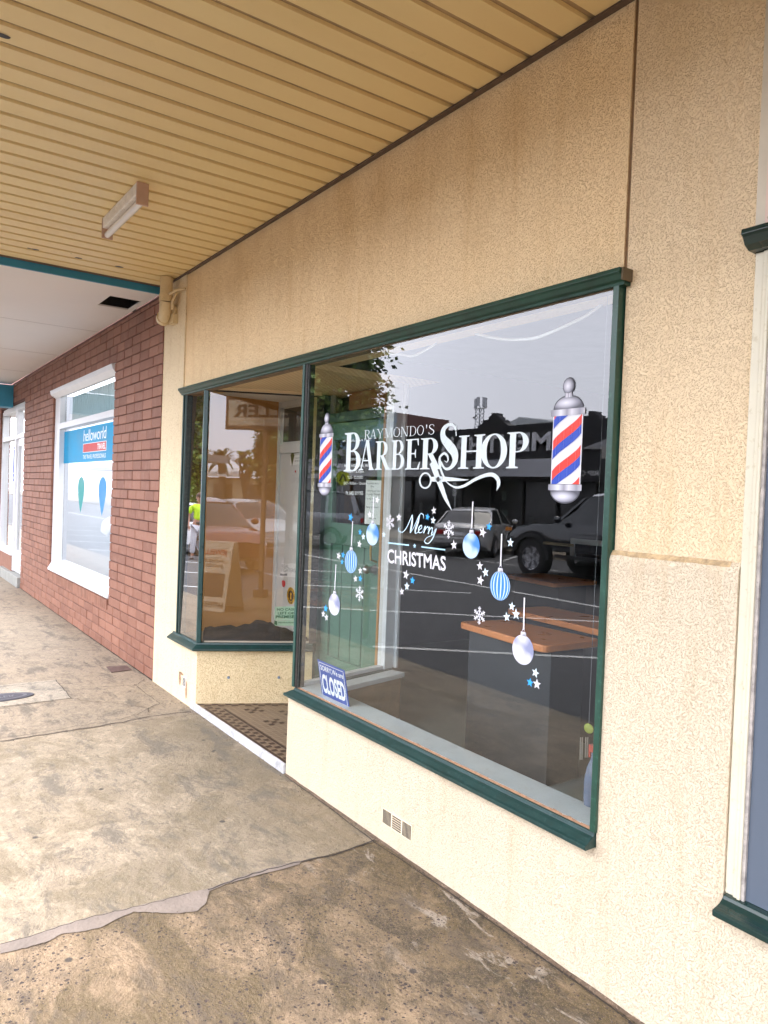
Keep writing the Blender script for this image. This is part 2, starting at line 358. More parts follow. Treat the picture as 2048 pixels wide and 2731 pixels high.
for a, b in zip(pts, pts[1:]): m.tris([(a[0], .0048, a[1]), (b[0], .0048, b[1]), (b[0], .0155, b[2]), (a[0], .0155, a[2])], [(0, 1, 2, 3)])
m.build('ledge_stain', paint('rusty_ledge_dirt', (.46, .33, .18), .9, var=.35, vscale=60, bump=.002, bscale=120), shop)
# wall in the neighbour's bay and beyond the frame
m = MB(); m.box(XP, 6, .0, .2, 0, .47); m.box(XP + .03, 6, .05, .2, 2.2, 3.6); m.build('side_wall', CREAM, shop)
m = MB(); m.extrude(None, [(-3.60, .0, 0.0), (-1.09, .0, 0), (6, 0, 0)], [(-3.60, -.022, .003), (-1.09, -.022, .003), (6, -.022, .003)], cap=False, closed=False)
m = MB()
for i in range(60):
    x0 = -3.6 + i * .08; h = .006 + .005 * mnoise.noise(Vector((i * .7, 1, 0))); h2 = .006 + .005 * mnoise.noise(Vector((i * .7 + .7, 1, 0))); d = .016 + .012 * mnoise.noise(Vector((i * .5, 4, 0))); d2 = .016 + .012 * mnoise.noise(Vector((i * .5 + .5, 4, 0)))
    m.tris([(x0, -.001, h), (x0 + .08, -.001, h2), (x0 + .08, -d2, .003), (x0, -d, .003)], [(0, 1, 2, 3)])
m.build('wall_base_grime', paint('wall_base_grime_soil', (.13, .09, .06), .9, var=.4, vscale=30, dirt=(.38, .3, .24)), shop)

# ---- lintel moulding over both windows
def lint(x): return [(x, .02, 2.290), (x, -.038, 2.286), (x, -.041, 2.272), (x, -.033, 2.266), (x, -.024, 2.252), (x, -.014, 2.246), (x, -.012, 2.237), (x, .05, 2.237), (x, .05, 2.288)]
m = MB(); m.loft([lint(-5.40), lint(-1.492)]); m.build('lintel_moulding', GREEN, shop, bevel=.0015)
m = MB(); m.box(-1.4915, -1.485, -.03, .02, 2.248, 2.286); m.build('lintel_end', paint('bare_timber_end', (.12, .09, .05), .8, var=.3, vscale=30), shop)
m = MB(); m.box(-5.36, -1.52, .0, .05, 2.234, 2.2419); m.build('head_putty', PUTTY, shop)
# ================================================================== BIG WINDOW
def silprof(z0=.450, z1=.501):   # (out, z) moulded sill section, out = distance in front of the wall
    h = z1 - z0; return [(-.05, z0 + .002), (.046, z0), (.050, z0 + .004), (.050, z0 + h * .3), (.040, z0 + h * .38), (.022, z0 + h * .62), (.010, z0 + h * .74), (.007, z1 - .003), (-.004, z1), (-.05, z1)]
rings = [[(-3.545 - .0, .10 + .0, 0)], ]
R = []
P0 = np.array([-3.52, 0.0]); P1 = gz((1029, 1791), .475)[:2]; dR = (P1 - P0) / np.linalg.norm(P1 - P0); nR = np.array([-dR[1], dR[0]])   # right return, normal towards the entry (-x)
if nR[0] > 0: nR = -nR
pr = silprof()
def mit(o):   # mitred corner of front (y=-o) and return (offset o along nR)
    return (P0[0] - o * 1.05, -o)
R = [[(P1[0] + nR[0] * o, P1[1] + nR[1] * o, z) for o, z in pr], [(mit(o)[0], mit(o)[1], z) for o, z in pr], [(-1.518, -o, z) for o, z in pr]]
win = MB().loft(R).build('shop_window', GREENB, shop, bevel=.0012)
m = MB(); m.box(-1.5345, -1.512, -.012, .06, .5012, 2.2415); m.build('right_jamb', paint('green_jamb_paint', (.014, .06, .04), .35, var=.2, vscale=12, dirt=(.04, .12, .08)), win, bevel=.002)
m = MB(); m.box(-3.552, -3.530, -.012, .035, .5012, 2.2415); m.build('corner_post', paint('green_post_paint', (.015, .065, .05), .35, var=.25, vscale=12), win, bevel=.002)
m = MB(); m.box(-3.5295, -3.506, -.006, .04, .5012, 2.2415); m.build('black_mullion', BLACKT, win)
m = MB(); m.box(-3.5055, -3.494, -.002, .03, .5012, 2.2415); m.build('mullion_trim', paint('mullion_trim_paint', (.03, .035, .03), .5, var=.5, vscale=40, dirt=(.16, .12, .09)), win)
m = MB(); m.box(-3.4935, -1.5346, .004, .008, .503, 2.234); m.build('pane', GLASS, win)
m = MB()
for i in range(50):
    x0 = -3.53 + i * 1.99 / 50; x1 = x0 + 1.99 / 50; a = .010 + .006 * mnoise.noise(Vector((i * .8, 3, 0))); b_ = .010 + .006 * mnoise.noise(Vector((i * .8 + .8, 3, 0)))
    m.tris([(x0, -.003, .5012), (x1, -.003, .5012), (x1, .003, .5012 + a * .7), (x0, .003, .5012 + b_ * .7)], [(0, 1, 2, 3)])
m.build('sill_putty', paint('brown_sill_putty', (.27, .15, .08), .8, var=.3, vscale=40), win)
m = MB(); m.box(-3.53, -1.535, .0085, .150, .47, .505); m.build('inner_sill', WHITEG, win, bevel=.003)
# ---- right return of the window (side glass towards the entry)
def rp(u, d, z): q = P0 + dR * u + nR * d; return (q[0], q[1], z)
LR = float(np.linalg.norm(P1 - P0)) - .03
m = MB(); m.extrude(None, [rp(.03, .002, .505), rp(.03, -.002, .505), rp(.03, -.002, 2.228), rp(.03, .002, 2.228)], [rp(LR, .002, .505), rp(LR, -.002, .505), rp(LR, -.002, 2.228), rp(LR, .002, 2.228)]); m.build('side_pane', GLASS2, win)
m = MB(); m.extrude(None, [rp(LR - .02, .03, .5), rp(LR + .06, .03, .5), rp(LR + .06, -.03, .5), rp(LR - .02, -.03, .5)], [rp(LR - .02, .03, 2.24), rp(LR + .06, .03, 2.24), rp(LR + .06, -.03, 2.24), rp(LR - .02, -.03, 2.24)])
m.extrude(None, [rp(LR + .064, .03, .5), rp(LR + .085, .03, .5), rp(LR + .085, -.05, .5), rp(LR + .064, -.05, .5)], [rp(LR + .064, .03, 2.24), rp(LR + .085, .03, 2.24), rp(LR + .085, -.05, 2.24), rp(LR + .064, -.05, 2.24)])
m.build('rear_post', WHITEP, win, bevel=.003)
m = MB(); m.extrude(None, [rp(.03, .02, .502), rp(.03, -.02, .502), rp(.03, -.02, .522), rp(.03, .02, .522)], [rp(LR, .02, .502), rp(LR, -.02, .502), rp(LR, -.02, .522), rp(LR, .02, .522)]); m.build('side_bottom_rail', WHITEP, win)
m = MB(); m.extrude(None, [rp(.166, -.012, .468), rp(.166, -.15, .468), rp(.166, -.15, .497), rp(.166, -.012, .497)], [rp(LR + .03, -.012, .468), rp(LR + .03, -.15, .468), rp(LR + .03, -.15, .497), rp(LR + .03, -.012, .497)]); m.build('side_inner_sill', WHITEG, win, bevel=.004)
m = MB(); m.extrude(None, [rp(.0, -.03, .22), rp(.0, -.13, .22), rp(.0, -.13, .467), rp(.0, -.03, .467)], [rp(LR + .02, -.03, .22), rp(LR + .02, -.13, .22), rp(LR + .02, -.13, .467), rp(LR + .02, -.03, .467)]); m.build('inner_plinth', paint('brown_ply', (.25, .16, .09), .6, var=.2, vscale=8), win)
m = MB(); m.extrude(None, [rp(.0, -.028, .05), rp(.0, -.134, .05), rp(.0, -.134, .219), rp(.0, -.028, .219)], [rp(LR + .025, -.028, .05), rp(LR + .025, -.134, .05), rp(LR + .025, -.134, .219), rp(LR + .025, -.028, .219)]); m.build('plinth_skirting', WHITEG, win)
# riser of the return, entry side
m = MB(); m.extrude(None, [rp(0.02, .045, .03), rp(0.02, -.026, .03), rp(0.02, -.026, .454), rp(0.02, .045, .454)], [rp(LR + .1, .045, .03), rp(LR + .1, -.026, .03), rp(LR + .1, -.026, .454), rp(LR + .1, .045, .454)]); m.build('entry_side_riser', CREAMR, shop)

# ================================================================== LEFT DISPLAY WINDOW (front strip + splayed side)
pr2 = silprof(.430, .482)
def mit2(o):
    # intersection of y=-o and the splay line offset o
    q = A0 + nA * o; t = (-o - q[1]) / dA[1]; return q + dA * t
R = [[(-5.44, -o, z) for o, z in pr2], [(mit2(o)[0], mit2(o)[1], z) for o, z in pr2], [(A1[0] + nA[0] * o, A1[1] + nA[1] * o, z) for o, z in pr2]]
dis = MB().loft(R).build('display_window', GREENB, shop, bevel=.0012)
m = MB(); m.box(-5.380, -5.362, -.006, .06, .4825, 2.2415); m.box(-5.344, -5.328, .0, .05, .4825, 2.2415); m.build('left_jamb', GREENB, dis, bevel=.002)
m = MB(); m.box(-5.3619, -5.3441, .004, .05, .4825, 2.2415); m.box(-5.3279, -5.318, .004, .04, .4825, 2.2415); m.build('jamb_trim', paint('jamb_trim_paint', (.03, .04, .035), .5, var=.5, vscale=40, dirt=(.2, .15, .1)), dis)
cp = [(-4.968, -.008), (-4.948, -.009), (-4.936, .014), (-4.945, .024), (-4.968, .018)]
m = MB(); m.extrude(None, [(x, y, .4825) for x, y in cp], [(x, y, 2.2415) for x, y in cp]); m.build('corner_post', paint('teal_post_paint', (.008, .045, .042), .3, var=.3, vscale=14), dis, bevel=.002)
# front strip of old glass, leaning very slightly
tl = .034
m = MB(); m.tris([(-5.322, .006, .485), (-4.968, .006, .485), (-4.968, .006 + tl, 2.228), (-5.322, .006 + tl, 2.228), (-5.322, .010, .485), (-4.968, .010, .485), (-4.968, .010 + tl, 2.228), (-5.322, .010 + tl, 2.228)], [(0, 1, 2, 3), (4, 7, 6, 5), (0, 4, 5, 1), (1, 5, 6, 2), (2, 6, 7, 3), (3, 7, 4, 0)]); m.build('front_pane', GLASS4, dis)
m = MB(); m.extrude(None, [sp(.03, -.010, .485), sp(.03, -.014, .485), sp(.03, -.014, 2.235), sp(.03, -.010, 2.235)], [sp(LA, -.010, .485), sp(LA, -.014, .485), sp(LA, -.014, 2.235), sp(LA, -.010, 2.235)]); m.build('side_pane', GLASS2, dis)
m = MB(); m.extrude(None, [sp(.045, -.004, .4825), sp(.045, -.02, .4825), sp(.045, -.02, .492), sp(.045, -.004, .492)], [sp(LA, -.004, .4825), sp(LA, -.02, .4825), sp(LA, -.02, .492), sp(LA, -.004, .492)]); m.build('sill_bead', paint('pale_bead', (.42, .36, .28), .6), dis)
m = MB(); m.extrude(None, [sp(.0, -.002, 2.233), sp(.0, -.03, 2.233), sp(.0, -.03, 2.2412), sp(.0, -.002, 2.2412)], [sp(LA, -.002, 2.233), sp(LA, -.03, 2.233), sp(LA, -.03, 2.2412), sp(LA, -.002, 2.2412)]); m.build('head_bead', BLACK, dis)
m = MB(); m.extrude(None, [sp(LA - .03, .005, .4825), sp(LA + .02, .005, .4825), sp(LA + .02, -.04, .4825), sp(LA - .03, -.04, .4825)], [sp(LA - .03, .005, 2.24), sp(LA + .02, .005, 2.24), sp(LA + .02, -.04, 2.24), sp(LA - .03, -.04, 2.24)]); m.build('rear_post', BLACKT, dis)
# inside of the display: floor, tan cheek, ceiling, white back with a door leaf
TAN = paint('tan_paint', (.56, .27, .085), .75, var=.06, vscale=3)
m = MB(); m.poly([(-5.40, .05, .475), (-4.99, .05, .475), sp(LA, -.03, .475), (-5.44, .83, .475)]); m.build('display_floor', paint('display_board', (.33, .25, .17), .7, var=.2), dis)
m = MB(); m.tris([(-5.365, .05, .476), (-5.365, .05, 2.275), (-5.415, .82, 2.275), (-5.415, .82, .476)], [(0, 1, 2, 3)]); m.build('display_cheek', TAN, dis)
m = MB(); m.poly([(-5.44, .05, 2.272), (-4.96, .05, 2.272), (-4.56, .85, 2.272), (-5.44, .85, 2.272)]); m.build('display_ceiling', flat('display_ceiling_white', (.8, .79, .79), .7), dis)
YB = .82
bk = MB(); bk.box(-5.43, -4.60, YB, YB + .02, .476, 2.271); bk = bk.build('display_back', WHITEP, dis)
bx = lambda p: wl(p, YB - .004)
m = MB(); fr_ = rect(-5.215, -4.68, 2.0, 2.225, YB - .003)
m = MB(); m.poly(rect(-5.355, -4.70, 1.95, 2.215, YB - .003)); m.build('transom_glass', flat('dark_transom_pane', (.10, .10, .095), .15), dis)  # opaque dark pane above the door leaf
m = MB(); m.box(-5.413, -5.375, YB - .025, YB, .476, 2.27); m.box(-5.3749, -4.66, YB - .02, YB, 1.86, 1.93); m.box(-5.3749, -4.66, YB - .02, YB, 2.225, 2.27); m.build('back_frame', WHITEP, dis, bevel=.002)
m = MB(); m.box(-5.366, -4.66, YB - .012, YB - .001, .478, 1.85); m.build('back_door_leaf', paint('pale_grey_door', (.66, .66, .67), .35, var=.06, vscale=3, dirt=(.55, .54, .54)), dis)

# ---- stickers on the white leaf (flat, at their real place)
ys = YB - .0135
def sticker(name, px4, mat, parent, y=ys, label=None):
    m = MB(); m.poly([wl(p, y) for p in px4]); return m.build(name, mat, parent, label=label)
Zs = Z4
ZD = zc(440, 900, .2411)
SGREEN = flat('pale_green_sticker', (.55, .85, .68)); INKG = flat('dark_green_ink', (.0, .16, .05)); INK = flat('black_ink', (.02, .02, .02)); INKGREY = flat('grey_ink', (.25, .25, .27))
PAPER = paint('paper', (.74, .8, .78), .8, var=.04)
st = sticker('no_cash_sticker', [Zs(1197, 1262), Zs(1530, 1262), Zs(1530, 1105), Zs(1199, 1112)], SGREEN, dis)
m = MB()
for tx, a, b_, c, d in (('NO CASH', 1240, 1450, 1158, 1128), ('LEFT ON', 1248, 1442, 1198, 1168), ('PREMISES', 1226, 1460, 1240, 1208)):
    text_on(m, tx, [wl(Zs(*p), ys - .0006) for p in ((a, c), (b_, c - 2), (b_, d - 2), (a, d))], .02)
m.build('lettering', INKG, dis)
st = sticker('watch_sticker', [Zs(1195, 1322), Zs(1530, 1322), Zs(1530, 1266), Zs(1197, 1266)], SGREEN, dis)
m = MB(); text_on(m, 'Neighbourhood Watch', [wl(Zs(*p), ys - .0006) for p in ((1255, 1300), (1520, 1300), (1520, 1278), (1255, 1278))], .02); m.box(*(lambda a, b_: (a[0], b_[0], ys - .001, ys - .0004, a[2], b_[2]))(wl(Zs(1208, 1305), ys), wl(Zs(1242, 1274), ys))); m.build('lettering', INKG, dis)
def disc(c, rx, rz, y, n=36): return [(c[0] + rx * math.cos(2 * math.pi * i / n), y, c[2] + rz * math.sin(2 * math.pi * i / n)) for i in range(n)]
c = wl(Zs(1392, 990), ys); r_ = abs(wl(Zs(1392, 895), ys)[2] - c[2])
m = MB(); m.poly(disc(c, r_, r_, ys - .0004)); m.build('security_sticker', flat('amber_sticker', (.75, .42, .02)), dis)
m = MB(); m.poly(disc(c, r_ * .64, r_ * .64, ys - .0008)); m.build('security_sticker_centre', flat('maroon_ink', (.05, .01, .015)), dis)
m = MB(); m.poly(disc((c[0], 0, c[2] + r_ * .17), r_ * .19, r_ * .19, ys - .0012)); m.poly([(c[0] - r_ * .08, ys - .0013, c[2] + r_ * .1), (c[0] - r_ * .2, ys - .0013, c[2] - r_ * .42), (c[0] + r_ * .2, ys - .0013, c[2] - r_ * .42), (c[0] + r_ * .08, ys - .0013, c[2] + r_ * .1)]); m.build('keyhole', flat('amber_ink', (.75, .42, .02)), dis)
m = MB()
def arctext(m, txt, c, rr, a0, a1, h, y, flip=False):
    for i, ch in enumerate(txt):
        if ch == ' ': continue
        a = rad(a0 + (a1 - a0) * (i + .5) / len(txt)); q = Vector((math.cos(a), math.sin(a))); tt = Vector((math.sin(a), -math.cos(a))) * (-1 if flip else 1); q2 = q * (-1 if flip else 1)
        wd = h * .38; o = Vector((c[0], c[2])) + q * rr
        P = [o - tt * wd - q2 * h / 2, o + tt * wd - q2 * h / 2, o + tt * wd + q2 * h / 2, o - tt * wd + q2 * h / 2]
        text_on(m, ch, [(p.x, y, p.y) for p in P], .015)
arctext(m, 'COMMONWEALTH KEY', c, r_ * .82, 195, -25, r_ * .24, ys - .0008); arctext(m, 'SECURITY', c, r_ * .82, 225, 315, r_ * .24, ys - .0008, True); m.build('lettering', INK, dis)
m = MB(); q = [Zs(*p) for p in ((1268, 778), (1455, 788), (1474, 640), (1400, 630), (1335, 640), (1290, 626), (1283, 700))]; m.poly([wl(p, ys) for p in q]); m.build('fighters_sticker', flat('white_sticker', (.85, .85, .87)), dis)
m = MB(); text_on(m, 'REAL', [wl(Zs(*p), ys - .0006) for p in ((1290, 682), (1372, 684), (1370, 648), (1292, 642))]); text_on(m, 'FIGHTERS.', [wl(Zs(*p), ys - .0006) for p in ((1286, 726), (1452, 732), (1450, 692), (1290, 686))]); m.poly([wl(Zs(*p), ys - .0006) for p in ((1272, 768), (1350, 770), (1352, 742), (1310, 752), (1275, 742))]); m.build('lettering', INKGREY, dis)
ca = wl(Zs(1311, 856), ys); ra = abs(wl(Zs(1311, 815), ys)[2] - ca[2])
m = MB(); m.poly([(ca[0] + ra * (math.cos(t) * (1 + .12 * math.sin(t))) * 1.02, ys - .0004, ca[2] + ra * (math.sin(t) - .22 * math.exp(-((t - math.pi / 2) / .3) ** 2))) for t in [2 * math.pi * i / 40 for i in range(40)]]); m.build('apple_sticker', flat('apple_red', (.62, .01, .015), .35), dis)
m = MB(); m.poly([(ca[0] - ra * .06, ys - .0008, ca[2] + ra * .7), (ca[0] + ra * .06, ys - .0008, ca[2] + ra * .7), (ca[0] + ra * .14, ys - .0008, ca[2] + ra * 1.25), (ca[0] + .0, ys - .0008, ca[2] + ra * 1.2)]); m.build('apple_stalk', INK, dis)
m = MB(); m.poly([wl(ZD(*p), ys) for p in ((1382, 1415), (1560, 1395), (1560, 1292), (1386, 1312))]); m.build('security_card', flat('white_card', (.85, .85, .85)), dis)
m = MB(); cs = wl(ZD(1408, 1350), ys - .0006); m.poly([(cs[0] + dx * .035, ys - .0006, cs[2] + dz * .09) for dx, dz in ((-.9, .35), (-.5, .55), (.5, .55), (.9, .35), (.5, -.1), (.0, -.62), (-.5, -.1))]); m.build('card_shield', flat('olive_black', (.10, .10, .02)), dis)
m = MB(); text_on(m, 'Mr. Supreme Cameron Security', [wl(ZD(*p), ys - .0006) for p in ((1436, 1345), (1548, 1338), (1548, 1320), (1436, 1328))]); text_on(m, '0354 427329', [wl(ZD(*p), ys - .0006) for p in ((1436, 1376), (1490, 1372), (1490, 1354), (1436, 1358))]); m.build('lettering', INK, dis)
m = MB(); p = wl(ZD(1444, 1482), ys); m.box(p[0] - .008, p[0] + .01, ys - .002, ys, p[2] - .008, p[2] + .008); m.build('red_mark', flat('red_mark', (.5, .02, .02)), dis)
m = MB(); p = wl(ZD(1400, 1600), ys); text_on(m, 'Shop', [wl(ZD(*p), ys - .0006) for p in ((1400, 1645), (1510, 1640), (1510, 1510), (1400, 1515))]); m.build('faded_lettering', flat('ghost_ink', (.6, .6, .61)), dis)

# ================================================================== ENTRY: ceiling, green door, jambs
m = MB(); m.poly([(-4.98, .05, 2.258), (-3.55, .05, 2.258), (-3.55, .95, 2.258), (-4.70, .95, 2.258)])
EC, t_, b_ = newmat('pressed_ceiling'); b_.inputs['Roughness'].default_value = .7
vo = N(t_, 'ShaderNodeTexVoronoi'); vo.inputs['Scale'].default_value = 32; vo.inputs['Randomness'].default_value = .0
rt_ = N(t_, 'ShaderNodeMapping'); rt_.inputs['Rotation'].default_value = (0, 0, rad(45)); t_.links.new(objco(t_), rt_.inputs[0]); t_.links.new(rt_.outputs[0], vo.inputs['Vector'])
hh = ramp(t_, vo.outputs['Distance'], [(.15, 0), (.45, 1)]).outputs[0]
t_.links.new(mix(t_, (.42, .27, .12), (.72, .53, .29), hh), b_.inputs['Base Color']); bumpn(t_, b_, hh, .004)
m.build('entry_ceiling', EC, shop)
m = MB(); m.loft([[sp(u, .0, 2.2415), sp(u, .032, 2.2415), sp(u, .05, 2.2615), sp(u, .0, 2.2615)] for u in (.03, LA)]); m.build('entry_cornice', paint('cornice_cream', (.68, .5, .28), .6, var=.05), shop)
YD = .80
door = MB(); DG = paint('door_green', (.085, .19, .135), .45, var=.12, vscale=3, dirt=(.06, .13, .09))
dx0, dx1 = -4.64, -3.90
door.box(dx0, dx0 + .10, YD, YD + .04, .06, 2.05); door.box(dx1 - .09, dx1, YD, YD + .04, .06, 2.05); door.box(dx0 + .1001, dx1 - .0901, YD, YD + .04, .06, .40); door.box(dx0 + .1001, dx1 - .0901, YD, YD + .04, 1.20, 1.35); door.box(dx0 + .1001, dx1 - .0901, YD, YD + .04, 1.93, 2.05)
nb = 4; bw = (dx1 - .0901 - dx0 - .1001) / nb
door = door.build('entry_door', DG, shop, bevel=.004)
m = MB()
for i in range(nb): m.box(dx0 + .1001 + i * bw + .005, dx0 + .1001 + (i + 1) * bw - .005, YD + .014, YD + .03, .4001, 1.1999)
m.build('door_panel', DG, door, bevel=.004)
m = MB(); m.box(dx0 + .1001, dx1 - .0901, YD + .018, YD + .022, 1.3501, 1.9299); m.build('door_glass', GLASS2, door)
m = MB(); kx, kz = wl(Z7(790, 790), YD)[0], wl(Z7(790, 790), YD)[2]; m.tube([(kx, YD, kz), (kx, YD - .05, kz)], [.034, .012], 14); m.ball((kx, YD - .065, kz), .028); m.build('door_knob', STEEL, door, smooth=True)
hx, hz = wl(Z7(812, 605), YD)[0], wl(Z7(812, 605), YD)[2]
m = MB(); m.tube([(hx, YD, hz + .075), (hx, YD - .045, hz + .06), (hx, YD - .05, hz), (hx, YD - .045, hz - .06), (hx, YD, hz - .075)], .008, 8); m.build('pull_handle', paint('brass', (.6, .42, .12), .3, 1), door, smooth=True)
m = MB(); m.box(dx0 - .07, dx0 - .004, YD - .03, YD + .06, .03, 2.26); m.box(dx1 + .004, dx1 + .02, YD - .03, YD + .06, .03, 2.26); m.box(dx0 - .0039, dx1 + .0039, YD - .02, YD + .06, 2.056, 2.12); m.build('door_jamb', paint('jamb_green', (.06, .13, .10), .45, var=.2, vscale=6), shop, bevel=.003)
m = MB(); m.box(dx1 + .021, dx1 + .045, YD - .04, YD + .06, .03, 2.26); m.build('timber_stop', paint('oiled_timber', (.42, .22, .08), .5, var=.2, vscale=6, stretch=(20, 20, 1)), shop)
m = MB(); m.box(dx0 - .3, dx0 - .071, YD - .01, YD + .06, .03, 2.26); m.build('entry_back_wall', CREAMR, shop)
m = MB(); m.poly(rect(dx0, dx1, 2.121, 2.255, YD + .02)); m.build('fanlight', GLASS2, shop)
m = MB(); m.box(-4.36, -3.86, YD - .0, YD + .03, 2.13, 2.25); m.build('fanlight_board', paint('brown_board', (.36, .17, .06), .6, var=.1), shop)
m = MB(); p1 = wl(Z5(270, 520), .25); p2 = wl(Z5(740, 440), .25); z0 = wl(Z5(290, 630), .25)[2]
# lettering on the door glass
yl = YD + .012
L = MB()
for tx, a, b_, zt, zb in (('TRADING HOURS', 530, 862, 137, 180), ('MON, WED, THUR, FRI', 500, 905, 245, 297), ('9.00am - 5.30pm', 515, 832, 345, 400), ('TUE - CLOSED', 553, 818, 440, 492), ('SAT - 9.00am - 12noon', 490, 866, 540, 592), ('Ph. 0400 019 955', 525, 818, 700, 770)):
    text_on(L, tx, [wl(Z3(*p), yl) for p in ((a, zb), (b_, zb), (b_, zt), (a, zt))], .02)
text_on(L, 'BARBER SHOP', [wl(Z2(*p), yl) for p in ((262, 482), (640, 470), (640, 388), (262, 400))], .01)
L.build('door_lettering', flat('white_door_vinyl', (.9, .92, .93)), door)
m = MB(); m.poly([wl(Z3(*p), YD - .003) for p in ((842, 1255), (1105, 1275), (1138, 520), (870, 514))]); nb_ = m.build('closing_notice', PAPER, door)
m = MB()
for tx, a, b_, zb, zt in (("Raymondo's Barber", 885, 1095, 590, 552), ('Shop', 950, 1005, 640, 605), ('will be closed from', 880, 1110, 708, 676), ('December 25th until', 875, 1105, 766, 736), ('Thursday, 9th of', 870, 1040, 850, 815), ('January', 960, 1050, 905, 878), ('Merry Christmas!', 868, 1085, 998, 955), ('from', 920, 980, 1075, 1048), ('Raymondo', 922, 1035, 1180, 1152)):
    text_on(m, tx, [wl(Z3(*p), YD - .0038) for p in ((a, zb), (b_, zb + 4), (b_, zt + 4), (a, zt))], -.008, .25)
m.build('handwriting', INK, door)
# tiled entry floor
TZ = .052
TB = paint('tan_floor_tile', (.25, .185, .12), .5, var=.15, vscale=5); 
TT, t_, b_ = newmat('tan_tiles'); b_.inputs['Roughness'].default_value = .5
bt = N(t_, 'ShaderNodeTexBrick'); bt.offset = 0; bt.inputs['Scale'].default_value = 1; bt.inputs['Brick Width'].default_value = .0372; bt.inputs['Row Height'].default_value = .0372; bt.inputs['Mortar Size'].default_value = .0013; bt.inputs['Color1'].default_value = (.22, .155, .095, 1); bt.inputs['Color2'].default_value = (.18, .125, .078, 1); bt.inputs['Mortar'].default_value = (.34, .27, .2, 1)
t_.links.new(objco(t_), bt.inputs['Vector']); nn = noise(t_, 5, 5, .6, objco(t_)); t_.links.new(mix(t_, bt.outputs[0], (.13, .09, .06), mth(t_, 'MULTIPLY', nn.outputs[0], .5)), b_.inputs['Base Color'])
m = MB(); m.poly([(-5.0, .004, TZ), (-3.56, .004, TZ), (-3.80, .9, TZ), (-4.65, .9, TZ)]); ef = m.build('entry_tiles', TT, shop)
m = MB(); q = .0372; gx = -5.05
DT = paint('brown_floor_tile', (.05, .027, .02), .5, var=.2, vscale=20)
def tile(x0, y0, mm, wx=None, wy=None):
    wx = wx or q; wy = wy or q; g = .0014; left = A0[0] + (y0 + wy) * dA[0] / dA[1] + .09
    if x0 < left or x0 + wx > -3.56 - (y0 + wy) * .33: return
    mm.poly([(x0 + g, y0 + g, TZ + .0015), (x0 + wx - g, y0 + g, TZ + .0015), (x0 + wx - g, y0 + wy - g, TZ + .0015), (x0 + g, y0 + wy - g, TZ + .0015)])
for i in range(22):
    for y0, wy in ((.006, .021), (.109, .024)): tile(gx + i * .075, y0, m, .0755, wy)
for i in range(44):
    for j in (0, 1):
        if (i + j) % 2 == 0: tile(gx + i * q, .030 + j * .039, m)
for cx_t, cy_t in [(-4.64 + .30 * k, .27) for k in range(4)] + [(-4.49 + .30 * k, .46) for k in range(3)] + [(-4.40 + .3 * k, .66) for k in range(3)]:
    for a, b_ in ((0, 0), (1, 1), (-1, -1), (1, -1), (-1, 1)): tile(cx_t + a * q, cy_t + b_ * q, m)
for k in range(17):     # checker along the splayed riser
    for r in (0, 1):
        if (k + r) % 2 == 0:
            u = .02 + k * .046; d0 = .012 + r * .032; m.poly([sp(u, d0, TZ + .003), sp(u + .043, d0, TZ + .003), sp(u + .043, d0 + .030, TZ + .003), sp(u, d0 + .030, TZ + .003)])
m.build('dark_tiles', DT, shop)
MARB, t_, b_ = newmat('white_marble'); b_.inputs['Roughness'].default_value = .35
nn = noise(t_, 9, 8, .7, objco(t_), 1.5); t_.links.new(ramp(t_, nn.outputs[0], [(.35, (.36, .36, .36)), (.5, (.56, .56, .57)), (.7, (.66, .66, .67))]).outputs[0], b_.inputs['Base Color']); n2 = noise(t_, 90, 4, .6, objco(t_)); bumpn(t_, b_, n2.outputs[0], .002)
m = MB(); m.extrude(None, [(-5.035, -.012, .004), (-5.03, -.012, .05), (-5.02, .004, .054), (-5.02, .004, .004)], [(-3.612, -.012, .0), (-3.612, -.012, .052), (-3.61, .004, .056), (-3.61, .004, .004)]); m.build('marble_threshold', MARB, shop, bevel=.003)
# air vents
def vent(x0, x1, z0, z1, pattern, m0, m1, y=-.003):
    a = MB(); a.box(x0, x1, y, .01, z0, z1); a = a.build('air_vent', m0, shop)
    s = MB(); n = len(pattern); cw = (x1 - x0) / n
    for k, ch in enumerate(pattern):
        xa = x0 + k * cw + .006; xb = x0 + (k + 1) * cw - .004
        if ch == '|':
            for i in range(7): xx = xa + (xb - xa) * (i + .25) / 7; s.box(xx, xx + (xb - xa) / 14, y - .0015, y - .0002, z0 + .006, z1 - .006)
        else:
            for i in range(6): zz = z0 + .006 + (z1 - z0 - .012) * (i + .2) / 6; s.box(xa, xb, y - .0015, y - .0002, zz, zz + (z1 - z0) / 14)
    s.build('vent_slots', BLACK, a); return a
vent(-2.682, -2.463, .085, .158, '|-|', paint('vent_cream', (.78, .64, .44), .7, var=.08), BLACK)
p = [wl(Z4(*q_)) for q_ in ((105, 2010), (140, 1935))]
vent(-5.215, -5.15, .118, .19, '-', paint('vent_white', (.7, .66, .58), .7), BLACK)
m = MB(); 
for (xa, za, w_, h_) in ((-5.275, .16, .05, .10), (-5.14, .10, .035, .13), (-5.25, .2, .1, .02)):
    pts = []
    for i in range(14):
        t = 2 * math.pi * i / 14; rr = 1 + .35 * mnoise.noise(Vector((i * .9, xa * 9, 0))); pts.append((xa + w_ / 2 * math.cos(t) * rr, -.0012, za + h_ / 2 * math.sin(t) * rr))
    m.poly(pts)
m.build('chipped_render', paint('exposed_render', (.36, .22, .12), .9, var=.5, vscale=60, dirt=(.12, .07, .04)), shop)

